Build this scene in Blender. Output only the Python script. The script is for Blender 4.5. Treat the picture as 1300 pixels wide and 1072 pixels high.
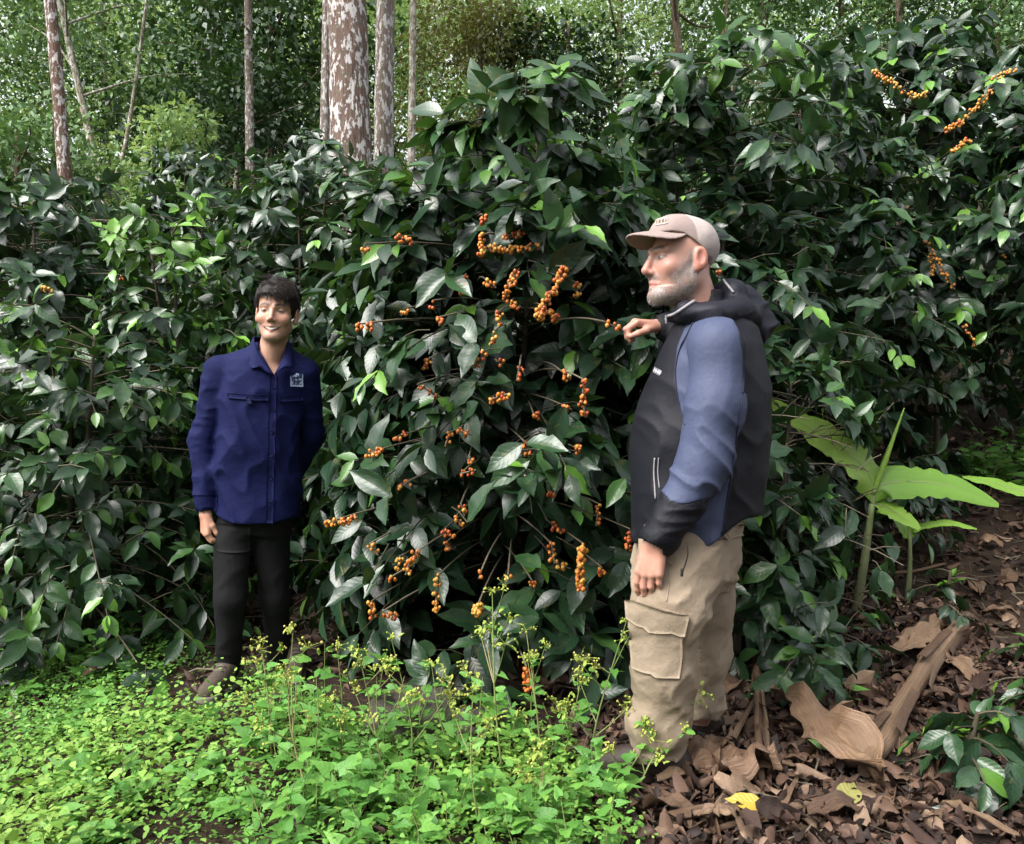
import bpy, math, random
import numpy as np
from mathutils import Matrix, Vector
R = math.radians
rng = np.random.default_rng(7)
random.seed(7)
for o in list(bpy.data.objects): bpy.data.objects.remove(o)
SC = bpy.context.scene
COL = SC.collection

# ---------------------------------------------------------------- camera
FPX, CU, CV, CZ = 1000.0, 650.0, 536.0, 1.14
cam_data = bpy.data.cameras.new('camera')
cam_data.sensor_fit = 'HORIZONTAL'; cam_data.sensor_width = 36.0
cam_data.lens = 36.0 * FPX / 1300.0
cam_data.clip_start = 0.05; cam_data.clip_end = 500
cam = bpy.data.objects.new('camera', cam_data); COL.objects.link(cam)
cam.location = (0, 0, CZ); cam.rotation_euler = (R(90), 0, 0)
SC.camera = cam

# ---------------------------------------------------------------- sky, sun, exposure (overcast)
SUN_DIR = Vector((-0.50, -0.42, 0.76)).normalized()
SUN_EL = math.asin(SUN_DIR.z); SUN_AZ = math.atan2(SUN_DIR.x, SUN_DIR.y)
W = bpy.data.worlds.new('World'); SC.world = W; W.use_nodes = True
nt = W.node_tree; nt.nodes.clear()
wo = nt.nodes.new('ShaderNodeOutputWorld'); wb = nt.nodes.new('ShaderNodeBackground')
sky = nt.nodes.new('ShaderNodeTexSky'); sky.sky_type = 'NISHITA'; sky.sun_disc = False
sky.sun_elevation = SUN_EL; sky.sun_rotation = SUN_AZ
sky.air_density = 1.0; sky.dust_density = 4.0; sky.ozone_density = 1.0
hs = nt.nodes.new('ShaderNodeHueSaturation'); hs.inputs['Saturation'].default_value = 0.22
nt.links.new(sky.outputs[0], hs.inputs['Color']); nt.links.new(hs.outputs[0], wb.inputs[0])
wb.inputs[1].default_value = 0.15
nt.links.new(wb.outputs[0], wo.inputs[0])
sd = bpy.data.lights.new('sun', 'SUN'); sd.energy = 1.3; sd.angle = R(40); sd.color = (1.0, 0.965, 0.91)
sun = bpy.data.objects.new('sun', sd); COL.objects.link(sun)
sun.location = (-6, -5, 12)
sun.rotation_euler = SUN_DIR.to_track_quat('Z', 'Y').to_euler()
SC.view_settings.view_transform = 'Standard'; SC.view_settings.look = 'None'
SC.view_settings.gamma = 1.0; SC.view_settings.use_curve_mapping = False
SC.view_settings.exposure = 1.68

# ---------------------------------------------------------------- helpers
def PX(u, v, d):
    return np.array([(u - CU) / FPX * d, d, CZ - (v - CV) / FPX * d])
def proj(P):
    P = np.asarray(P); y = np.maximum(P[..., 1], 1e-3)
    return CU + P[..., 0] / y * FPX, CV - (P[..., 2] - CZ) / y * FPX
def smooth01(x, a, b):
    t = np.clip((np.asarray(x, float) - a) / (b - a), 0, 1); return t * t * (3 - 2 * t)
def nrm(v):
    v = np.asarray(v, float); return v / np.maximum(np.linalg.norm(v, axis=-1, keepdims=True), 1e-9)
def _hash(i, j, k, s):
    n = (i * 374761393 + j * 668265263 + k * 2147483647 + s * 974711) & 0x7fffffff
    n = ((n ^ (n >> 13)) * 1274126177) & 0x7fffffff
    return ((n ^ (n >> 16)) & 0xffff).astype(np.float32) / 32767.5 - 1.0
def vnoise(P, seed=0):
    P = np.asarray(P); i = np.floor(P).astype(np.int64); f = (P - i).astype(np.float32)
    f = f * f * (3 - 2 * f); x, y, z = i[..., 0], i[..., 1], i[..., 2]
    fx, fy, fz = f[..., 0], f[..., 1], f[..., 2]
    c = [[[_hash(x + a, y + b, z + d, seed) for d in (0, 1)] for b in (0, 1)] for a in (0, 1)]
    l = lambda p, q, t: p + (q - p) * t
    return l(l(l(c[0][0][0], c[0][0][1], fz), l(c[0][1][0], c[0][1][1], fz), fy),
             l(l(c[1][0][0], c[1][0][1], fz), l(c[1][1][0], c[1][1][1], fz), fy), fx)
def fbm(P, seed=0, oct=3):
    P = np.asarray(P, float); s = 0; a = 1.0
    for o in range(oct): s = s + a * vnoise(P * 2 ** o + 17.3 * o, seed + o); a *= .5
    return s

def tag(o, label=None, cat=None, group=None, kind=None):
    if label: o['label'] = label
    if cat: o['category'] = cat
    if group: o['group'] = group
    if kind: o['kind'] = kind
    return o
def make_mesh(name, V, faces, mat=None, smooth=True, attrs=None, uv=None):
    """faces: list of int arrays (n,k). attrs: {name: (nv,) or (nv,3)}; uv: (nv,2)"""
    me = bpy.data.meshes.new(name)
    V = np.ascontiguousarray(V, dtype=np.float32)
    faces = [np.asarray(f, dtype=np.int32) for f in faces if len(f)]
    loops = np.concatenate([f.ravel() for f in faces])
    tot = np.concatenate([np.full(len(f), f.shape[1], np.int32) for f in faces])
    start = np.concatenate([[0], np.cumsum(tot)[:-1]]).astype(np.int32)
    me.vertices.add(len(V)); me.vertices.foreach_set('co', V.ravel())
    me.loops.add(len(loops)); me.loops.foreach_set('vertex_index', loops)
    me.polygons.add(len(tot)); me.polygons.foreach_set('loop_start', start)
    if smooth: me.polygons.foreach_set('use_smooth', np.ones(len(tot), dtype=bool))
    if uv is not None:
        l = me.uv_layers.new(name='UVMap'); l.data.foreach_set('uv', np.asarray(uv, np.float32)[loops].ravel())
    for k, a in (attrs or {}).items():
        a = np.asarray(a, np.float32)
        if a.ndim == 1:
            at = me.attributes.new(k, 'FLOAT', 'POINT'); at.data.foreach_set('value', a)
        else:
            at = me.attributes.new(k, 'FLOAT_COLOR', 'POINT')
            at.data.foreach_set('color', np.concatenate([a, np.ones((len(a), 1), np.float32)], 1).ravel())
    me.update(calc_edges=True)
    if mat: me.materials.append(mat)
    return me
def add_obj(name, me, parent=None, loc=None):
    o = bpy.data.objects.new(name, me); COL.objects.link(o)
    if parent is not None: o.parent = parent
    if loc is not None: o.location = loc
    return o
def empty(name, loc):
    o = bpy.data.objects.new(name, None); o.empty_display_size = .1; COL.objects.link(o); o.location = loc
    return o
class MB:
    """collects tubes / sheets into one mesh, in world space"""
    def __init__(s): s.V = []; s.Q = []; s.T = []; s.A = []; s.U = []; s.n = 0
    def add(s, V, Q=None, T=None, a=0.5, uv=None):
        V = np.asarray(V, float)
        if Q is not None and len(Q): s.Q.append(np.asarray(Q) + s.n)
        if T is not None and len(T): s.T.append(np.asarray(T) + s.n)
        s.V.append(V); s.A.append(np.broadcast_to(np.asarray(a, float), (len(V),)))
        s.U.append(np.zeros((len(V), 2)) if uv is None else uv); s.n += len(V)
    def tube(s, pts, rad, sides=6, a=0.5, cap=True, wob=0, seed=0):
        pts = np.asarray(pts, float); n = len(pts); rad = np.broadcast_to(np.asarray(rad, float), (n,))
        t = nrm(np.gradient(pts, axis=0)); up = np.array([0., 0, 1]) if abs(t[0][2]) < .9 else np.array([1., 0, 0])
        b = nrm(np.cross(t, up)); c = np.cross(b, t)
        an = np.linspace(0, 2 * math.pi, sides, endpoint=False)
        ring = (np.cos(an)[None, :, None] * b[:, None, :] + np.sin(an)[None, :, None] * c[:, None, :])
        rr = rad[:, None] * np.ones(sides)[None]
        if wob: rr = rr * (1 + wob * vnoise((pts[:, None, :] + ring * rad[:, None, None]) * (1.2 / max(rad.mean(), .004)) , seed))
        V = pts[:, None, :] + ring * rr[:, :, None]
        i = np.arange(n - 1)[:, None] * sides; j = np.arange(sides)[None]; k = (j + 1) % sides
        Q = np.stack([i + j, i + k, i + sides + k, i + sides + j], -1).reshape(-1, 4)
        V = V.reshape(-1, 3); T = []
        if cap:
            V = np.concatenate([V, pts[:1], pts[-1:]]); m = n * sides
            T = [[m, (q + 1) % sides, q] for q in range(sides)] + [[m + 1, (n - 1) * sides + q, (n - 1) * sides + (q + 1) % sides] for q in range(sides)]
        uvv = np.zeros((len(V), 2)); uvv[:n * sides, 0] = np.repeat(np.linspace(0, 1, n), sides); uvv[:n * sides, 1] = np.tile(np.abs(np.linspace(-1, 1, sides, endpoint=False)), n)
        s.add(V, Q, T, a, uvv)
    def build(s, name, mat, parent=None, origin=(0, 0, 0), smooth=True):
        V = np.concatenate(s.V) - np.asarray(origin, float)
        f = []
        if s.Q: f.append(np.concatenate(s.Q))
        if s.T: f.append(np.concatenate(s.T))
        me = make_mesh(name, V, f, mat, smooth, {'tint': np.concatenate(s.A)}, np.concatenate(s.U))
        return add_obj(name, me, parent)
def bez(p0, p1, p2, n=10):
    t = np.linspace(0, 1, n)[:, None]; p0, p1, p2 = map(lambda q: np.asarray(q, float), (p0, p1, p2))
    return (1 - t) ** 2 * p0 + 2 * t * (1 - t) * p1 + t * t * p2
def poly(pts, n=24):
    """smooth curve through points (Catmull-Rom)"""
    p = np.asarray(pts, float); p = np.concatenate([[2 * p[0] - p[1]], p, [2 * p[-1] - p[-2]]])
    out = []; m = len(p) - 3
    for q in np.linspace(0, m, n):
        i = min(int(q), m - 1); t = q - i; a, b, c, d = p[i:i + 4]
        out.append(.5 * (2 * b + (c - a) * t + (2 * a - 5 * b + 4 * c - d) * t * t + (3 * b - a - 3 * c + d) * t ** 3))
    return np.array(out)

# ---------------------------------------------------------------- material helpers
def new_mat(name):
    m = bpy.data.materials.new(name); m.use_nodes = True; t = m.node_tree; t.nodes.clear()
    out = t.nodes.new('ShaderNodeOutputMaterial'); b = t.nodes.new('ShaderNodeBsdfPrincipled')
    t.links.new(b.outputs[0], out.inputs[0])
    return m, t, b, out
def nd(t, kind, **kw):
    n = t.nodes.new('ShaderNode' + kind)
    for k, v in kw.items():
        if k.startswith('i_'):
            key = k[2:]; key = int(key) if key.isdigit() else key.replace('_', ' ')
            n.inputs[key].default_value = v
        else: setattr(n, k, v)
    return n
def ramp(t, fac, stops, interp='LINEAR'):
    r = t.nodes.new('ShaderNodeValToRGB'); cr = r.color_ramp; cr.interpolation = interp
    while len(cr.elements) > 1: cr.elements.remove(cr.elements[-1])
    for i, (p, c) in enumerate(stops):
        e = cr.elements[0] if i == 0 else cr.elements.new(p)
        e.position = p; e.color = (*c, 1) if len(c) == 3 else c
    t.links.new(fac, r.inputs[0]); return r
def math_(t, op, a, b=None, clamp=False):
    n = t.nodes.new('ShaderNodeMath'); n.operation = op; n.use_clamp = clamp
    for i, x in enumerate((a, b)):
        if x is None: continue
        if isinstance(x, (int, float)): n.inputs[i].default_value = x
        else: t.links.new(x, n.inputs[i])
    return n.outputs[0]
def mixc(t, fac, a, b, mode='MIX'):
    n = t.nodes.new('ShaderNodeMix'); n.data_type = 'RGBA'; n.blend_type = mode
    for i, x in ((0, fac), (6, a), (7, b)):
        if isinstance(x, (int, float)): n.inputs[i].default_value = x
        elif isinstance(x, tuple): n.inputs[i].default_value = (*x, 1)
        else: t.links.new(x, n.inputs[i])
    return n.outputs[2]
def bump(t, b, h, strength=.3, dist=.01):
    n = t.nodes.new('ShaderNodeBump'); n.inputs['Strength'].default_value = strength
    n.inputs['Distance'].default_value = dist; t.links.new(h, n.inputs['Height'])
    t.links.new(n.outputs[0], b.inputs['Normal']); return n
def noise(t, scale, detail=3, vec=None, rough=.55):
    n = t.nodes.new('ShaderNodeTexNoise'); n.inputs['Scale'].default_value = scale
    n.inputs['Detail'].default_value = detail; n.inputs['Roughness'].default_value = rough
    if vec is not None: t.links.new(vec, n.inputs['Vector'])
    return n
def objco(t):
    return t.nodes.new('ShaderNodeTexCoord').outputs['Object']

def leaf_mat(name, stops, rough=.34, veins=9.0, vein_str=.35, transl=.12, tcol=(.10, .22, .02), spec=.5, blotch=0.0, rnd=.35, vcol=.25):
    """colour by the per-leaf attribute 'tint' plus the object's own random number; veins in relief from UV"""
    m, t, b, out = new_mat(name)
    at = nd(t, 'Attribute', attribute_name='tint'); oi = nd(t, 'ObjectInfo')
    f = math_(t, 'ADD', at.outputs['Fac'], math_(t, 'MULTIPLY', math_(t, 'SUBTRACT', oi.outputs['Random'], .5), rnd), True)
    r = ramp(t, f, stops)
    col = r.outputs[0]
    uv = nd(t, 'UVMap'); sp = nd(t, 'SeparateXYZ'); t.links.new(uv.outputs[0], sp.inputs[0])
    av = math_(t, 'ABSOLUTE', math_(t, 'SUBTRACT', sp.outputs[1], .5))
    ph = math_(t, 'SUBTRACT', math_(t, 'MULTIPLY', sp.outputs[0], veins), math_(t, 'MULTIPLY', av, veins * .42))
    w = math_(t, 'ABSOLUTE', math_(t, 'SINE', math_(t, 'MULTIPLY', ph, math.pi)))
    w = math_(t, 'POWER', w, .5)
    mid = math_(t, 'MULTIPLY', av, 14.0, True)
    h = math_(t, 'MULTIPLY', w, mid)
    n1 = noise(t, 60, 2, objco(t))
    if vcol: col = mixc(t, math_(t, 'MULTIPLY', math_(t, 'SUBTRACT', 1.0, h), vcol), col, (.16, .26, .07))
    col = mixc(t, math_(t, 'MULTIPLY', n1.outputs['Fac'], .35), col, mixc(t, 1.0, col, (.55, .6, .5), 'MULTIPLY'))
    if blotch:
        n2 = noise(t, 14, 3, objco(t)); rb = ramp(t, n2.outputs['Fac'], [(.58, (0, 0, 0)), (.7, (1, 1, 1))])
        col = mixc(t, math_(t, 'MULTIPLY', rb.outputs[0], blotch), col, (.2, .17, .04))
    t.links.new(col, b.inputs['Base Color'])
    b.inputs['Roughness'].default_value = rough; b.inputs['Specular IOR Level'].default_value = spec
    bump(t, b, h, vein_str, .004)
    if transl:
        tr = nd(t, 'BsdfTranslucent'); ad = nd(t, 'MixShader'); ad.inputs[0].default_value = transl
        t.links.new(mixc(t, .5, col, tcol), tr.inputs[0])
        t.links.new(b.outputs[0], ad.inputs[1]); t.links.new(tr.outputs[0], ad.inputs[2]); t.links.new(ad.outputs[0], out.inputs[0])
    return m
def plain_mat(name, col, rough=.7, nscale=30, namt=.3, bstr=.2, spec=.3, bdist=.005):
    m, t, b, out = new_mat(name); n = noise(t, nscale, 4, objco(t))
    c = mixc(t, n.outputs['Fac'], tuple(x * (1 - namt) for x in col), tuple(min(1, x * (1 + namt)) for x in col))
    t.links.new(c, b.inputs['Base Color']); b.inputs['Roughness'].default_value = rough
    b.inputs['Specular IOR Level'].default_value = spec
    if bstr: bump(t, b, n.outputs['Fac'], bstr, bdist)
    return m
def tint_mat(name, stops, rough=.75, nscale=25, namt=.35, bstr=.4, spec=.25, rnd=.5, bdist=.006):
    m, t, b, out = new_mat(name)
    at = nd(t, 'Attribute', attribute_name='tint'); oi = nd(t, 'ObjectInfo')
    f = math_(t, 'ADD', at.outputs['Fac'], math_(t, 'MULTIPLY', math_(t, 'SUBTRACT', oi.outputs['Random'], .5), rnd), True)
    r = ramp(t, f, stops); n = noise(t, nscale, 4, objco(t))
    c = mixc(t, n.outputs['Fac'], mixc(t, 1.0, r.outputs[0], (1 - namt,) * 3, 'MULTIPLY'), r.outputs[0])
    t.links.new(c, b.inputs['Base Color']); b.inputs['Roughness'].default_value = rough; b.inputs['Specular IOR Level'].default_value = spec
    bump(t, b, n.outputs['Fac'], bstr, bdist)
    return m
# ---------------------------------------------------------------- ground
def ground_z(x, y):
    x = np.asarray(x, float); y = np.asarray(y, float)
    k = lambda s, a, w: w * np.logaddexp(0, (s - a) / w)          # smooth ramp
    z = .20 * k(y, 3.9, .25) + .16 * k(y, 6.2, .5)
    z = z + .09 * k(x, 1.2, .4) * smooth01(y, 3.6, 5.6) * (1 - .7 * smooth01(x, 5, 12))
    z = z + .012 * vnoise(np.stack([x * 3, y * 3, 0 * x], -1), 3) + .03 * vnoise(np.stack([x * .9, y * .9, 0 * x], -1), 4)
    z = z - .30 * smooth01(-y, 0, 3)
    return z
gx = np.concatenate([np.linspace(-60, -4, 40)[:-1], np.linspace(-4, 4.5, 171), np.linspace(4.5, 60, 40)[1:]])
gy = np.concatenate([np.linspace(-6, 1.4, 20)[:-1], np.linspace(1.4, 7, 113), np.linspace(7, 95, 70)[1:]])
GX, GY = np.meshgrid(gx, gy); GZ = ground_z(GX, GY)
nx, ny = len(gx), len(gy)
i = np.arange(ny - 1)[:, None] * nx + np.arange(nx - 1)[None]
gq = np.stack([i, i + 1, i + nx + 1, i + nx], -1).reshape(-1, 4)
m_soil, t, b, _ = new_mat('soil'); oc = objco(t)
n1 = noise(t, 2.2, 5, oc); n2 = noise(t, 40, 4, oc); n3 = noise(t, 9, 4, oc)
c = ramp(t, n3.outputs['Fac'], [(.3, (.022, .014, .010)), (.55, (.05, .032, .021)), (.8, (.095, .062, .04))]).outputs[0]
c = mixc(t, n2.outputs['Fac'], mixc(t, 1.0, c, (.45, .45, .45), 'MULTIPLY'), c)
t.links.new(c, b.inputs['Base Color']); b.inputs['Roughness'].default_value = .9; b.inputs['Specular IOR Level'].default_value = .2
bump(t, b, n2.outputs['Fac'], .9, .03)
ground = add_obj('ground', make_mesh('ground', np.stack([GX, GY, GZ], -1).reshape(-1, 3), [gq], m_soil))
tag(ground, 'dark brown hillside soil rising behind the coffee rows', kind='structure')

# ---------------------------------------------------------------- leaf templates (x along the blade, y across, z up)
def leaf_tpl(nu=7, nv=4, width=.40, kind='coffee', curl=.25, fold=.22, wave=.02, twist=0., seed=0):
    r = np.random.default_rng(seed + 99)
    u = np.linspace(0, 1, nu + 1); v = np.linspace(-1, 1, nv + 1)
    U, Vv = np.meshgrid(u, v, indexing='ij')
    if kind == 'coffee': w = np.sin(math.pi * np.clip(U, 0, 1) ** .92) ** .85 * (1 - .25 * U ** 3) ; w = w * (1 - .55 * smooth01(U, .78, .97))
    elif kind == 'heart': w = np.where(U < .18, .62 + 2.1 * U, 1.0 * (1 - ((U - .18) / .82)) ** .8); w = np.clip(w, 0, 1)
    elif kind == 'arrow': w = np.where(U < .1, .7 + 3 * U, (1 - ((U - .1) / .9)) ** 1.15)
    else: w = np.sin(math.pi * np.clip(U, .001, .999) ** .8) ** .7
    w = np.maximum(w, 0.03) * width * .5
    y = Vv * w
    x = U.copy()
    if kind in ('heart', 'arrow'): x = x - .16 * np.abs(Vv) ** 1.5 * (1 - smooth01(U, 0, .35))
    z = fold * np.abs(y) - curl * U ** 2 * .5 + wave * np.sin(U * 17 + seed) * np.abs(Vv) + .5 * wave * np.sin(U * 9 + 2 * seed) * Vv
    if nu >= 6: z = z - .012 * np.abs(Vv) * np.abs(np.sin(U * math.pi * 7))
    z = z + twist * U * y
    # keep the arc length when curling
    x = x * (1 - .08 * curl * U)
    V = np.stack([x, y, z], -1).reshape(-1, 3)
    n = nv + 1; i = np.arange(nu)[:, None] * n + np.arange(nv)[None]
    Q = np.stack([i, i + n, i + n + 1, i + 1], -1).reshape(-1, 4)
    uv = np.stack([U, (Vv + 1) / 2], -1).reshape(-1, 2)
    return V, Q, uv
def frames(d, n):
    """rows: blade direction, side, normal"""
    d = nrm(d); n = n - (n * d).sum(-1, keepdims=True) * d; n = nrm(n); s = np.cross(n, d)
    return np.stack([d, s, n], -2)                                # (N,3,3): local axes as rows
def batch_leaves(tpls, pos, fr, size, tint, r):
    """join many leaves: returns V, Q, tint, uv"""
    N = len(pos); ch = r.integers(0, len(tpls), N); Vs = []; Qs = []; Ts = []; Us = []; off = 0
    for k, (V, Q, uv) in enumerate(tpls):
        ix = np.nonzero(ch == k)[0]
        if not len(ix): continue
        P = pos[ix][:, None, :] + np.einsum('vj,njk->nvk', V, fr[ix]) * size[ix][:, None, None]
        m = len(V)
        Vs.append(P.reshape(-1, 3)); Qs.append((Q[None] + (np.arange(len(ix)) * m)[:, None, None]).reshape(-1, 4) + off)
        Ts.append(np.repeat(tint[ix], m)); Us.append(np.tile(uv, (len(ix), 1))); off += m * len(ix)
    return np.concatenate(Vs), np.concatenate(Qs), np.concatenate(Ts), np.concatenate(Us)
def leaves_obj(name, tpls, pos, fr, size, tint, mat, r, parent=None, origin=(0, 0, 0)):
    V, Q, T, U = batch_leaves(tpls, np.asarray(pos), np.asarray(fr), np.asarray(size), np.asarray(tint), r)
    o = add_obj(name, make_mesh(name, V - np.asarray(origin, float), [Q], mat, True, {'tint': T}, U), parent)
    return o
def single_leaf(name, me, pos, fr, size, parent, origin):
    o = bpy.data.objects.new(name, me); COL.objects.link(o); o.parent = parent
    M = np.eye(4); M[:3, :3] = np.asarray(fr).T * size; M[:3, 3] = np.asarray(pos) - origin
    o.matrix_local = Matrix(M.tolist())
    return o

COFFEE = [(0, (.005, .017, .010)), (.3, (.012, .037, .018)), (.6, (.030, .080, .028)), (.8, (.065, .16, .026)), (1, (.15, .33, .035))]
m_coffee = leaf_mat('coffee_leaf', COFFEE, rough=.32, veins=8, vein_str=.11, transl=.10, spec=.55, blotch=.25, rnd=.22, vcol=.05)
m_wood = tint_mat('coffee_wood', [(0, (.035, .03, .02)), (.5, (.08, .068, .045)), (1, (.20, .17, .12))], .85, 40, .5, .5)
m_cherry, t, b, _ = new_mat('coffee_cherry')
at = nd(t, 'Attribute', attribute_name='tint')
c = ramp(t, at.outputs['Fac'], [(0, (.34, .045, .012)), (.3, (.48, .12, .018)), (.6, (.56, .21, .032)), (1, (.60, .35, .06))]).outputs[0]
n1 = noise(t, 90, 2, objco(t)); c = mixc(t, math_(t, 'MULTIPLY', n1.outputs['Fac'], .4), c, (.30, .10, .02))
t.links.new(c, b.inputs['Base Color']); b.inputs['Roughness'].default_value = .35

near_tpls = [leaf_tpl(7, 4, w, 'coffee', c_, f_, wv, tw, s) for s, (w, c_, f_, wv, tw) in enumerate(
    [(.46, .30, .30, .030, 0), (.50, .55, .22, .034, .15), (.42, .15, .38, .024, -.2), (.47, .8, .2, .03, .1), (.45, .4, .45, .040, -.1), (.54, .05, .25, .034, .2)])]
mid_tpls = [leaf_tpl(4, 2, w, 'coffee', c_, f_, 0.0, tw, s) for s, (w, c_, f_, tw) in enumerate([(.47, .3, .3, 0), (.50, .6, .25, .15), (.43, .15, .4, -.2)])]
far_tpls = [leaf_tpl(3, 2, .5, 'coffee', c_, .3, 0, 0, s) for s, c_ in enumerate([.3, .6])]
leaf_meshes = [make_mesh('leaf', V, [Q], m_coffee, True, {'tint': np.full(len(V), .34)}, uv) for V, Q, uv in near_tpls]
leaf_meshes_light = [make_mesh('leaf', V, [Q], m_coffee, True, {'tint': np.full(len(V), .60)}, uv) for V, Q, uv in near_tpls[:4]]
leaf_meshes_young = [make_mesh('leaf', V, [Q], m_coffee, True, {'tint': np.full(len(V), .88)}, uv) for V, Q, uv in near_tpls[:4]]
ico = None
def sphere_tpl(n=6, m=4):
    V = [[0, 0, 1]]; T = []; Q = []
    for a in range(1, m):
        for b_ in range(n):
            th = math.pi * a / m; ph = 2 * math.pi * b_ / n; V.append([math.sin(th) * math.cos(ph), math.sin(th) * math.sin(ph), math.cos(th)])
    V.append([0, 0, -1])
    for b_ in range(n):
        T.append([0, 1 + b_, 1 + (b_ + 1) % n]); l = 1 + (m - 2) * n; T.append([len(V) - 1, l + (b_ + 1) % n, l + b_])
        for a in range(m - 2):
            q = 1 + a * n; Q.append([q + b_, q + n + b_, q + n + (b_ + 1) % n, q + (b_ + 1) % n])
    return np.array(V), np.array(Q), np.array(T)
SPH = sphere_tpl(7, 5)
# ---------------------------------------------------------------- coffee bushes
MEN_BOX = [(240, 335, 408, 470, 3.5), (236, 470, 404, 548, 3.5), (236, 548, 380, 700, 3.5), (250, 700, 374, 900, 3.5),
           (780, 258, 985, 440, 2.95), (795, 440, 985, 700, 2.95), (780, 700, 958, 1010, 2.95)]
MEN_AXIS = [(-1.07, 3.33, .30, 1.85), (.60, 2.60, .34, 1.85)]
CLEAR = []                                                        # (polyline px, depth, radius px)
def blocked(pos, size=.1):
    u, v = proj(pos); d = pos[:, 1]; bad = np.zeros(len(pos), bool)
    for (a, b_, c_, e, dd) in MEN_BOX: bad |= (u > a - 14) & (u < c_ + 14) & (v > b_ - 14) & (v < e) & (d < dd)
    for (x, y, r, h) in MEN_AXIS: bad |= ((pos[:, 0] - x) ** 2 + (pos[:, 1] - y) ** 2 < r * r) & (pos[:, 2] < h)
    return bad
def seg_dist(u, v, pl):
    best = np.full(u.shape, 1e9)
    for (a, b_) in zip(pl[:-1], pl[1:]):
        a = np.array(a, float); b_ = np.array(b_, float); ab = b_ - a
        t = np.clip(((u - a[0]) * ab[0] + (v - a[1]) * ab[1]) / max(ab @ ab, 1e-6), 0, 1)
        best = np.minimum(best, np.hypot(u - a[0] - t * ab[0], v - a[1] - t * ab[1]))
    return best
def cherry_cluster(pts, per, r, rad=.0085, spread=.9, tint=(.2, .8)):
    """cherries packed in whorls round a twig"""
    pts = np.asarray(pts, float); L = np.linalg.norm(np.diff(pts, axis=0), axis=1).sum()
    nodes = max(1, int(round(L / .026))); mb = MB(); V0, Q0, T0 = SPH
    base_t = r.uniform(*tint)
    for k in range(nodes):
        p = pts[int((k + .5) / nodes * (len(pts) - 1))]
        n = max(2, int(per * r.uniform(1.0, 2.1)))
        for q in range(n):
            d = nrm(r.normal(size=3)); rr = rad * r.uniform(.62, .92)
            c = p + d * (rr + .002 + r.uniform(0, spread) * rad) + np.array([0, 0, -.003])
            mb.add(c + V0 * rr * np.array([1, 1, 1.12]), Q0, T0, np.clip(base_t + r.normal() * .30, 0, 1))
    return mb
N_SINGLE = 0
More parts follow.
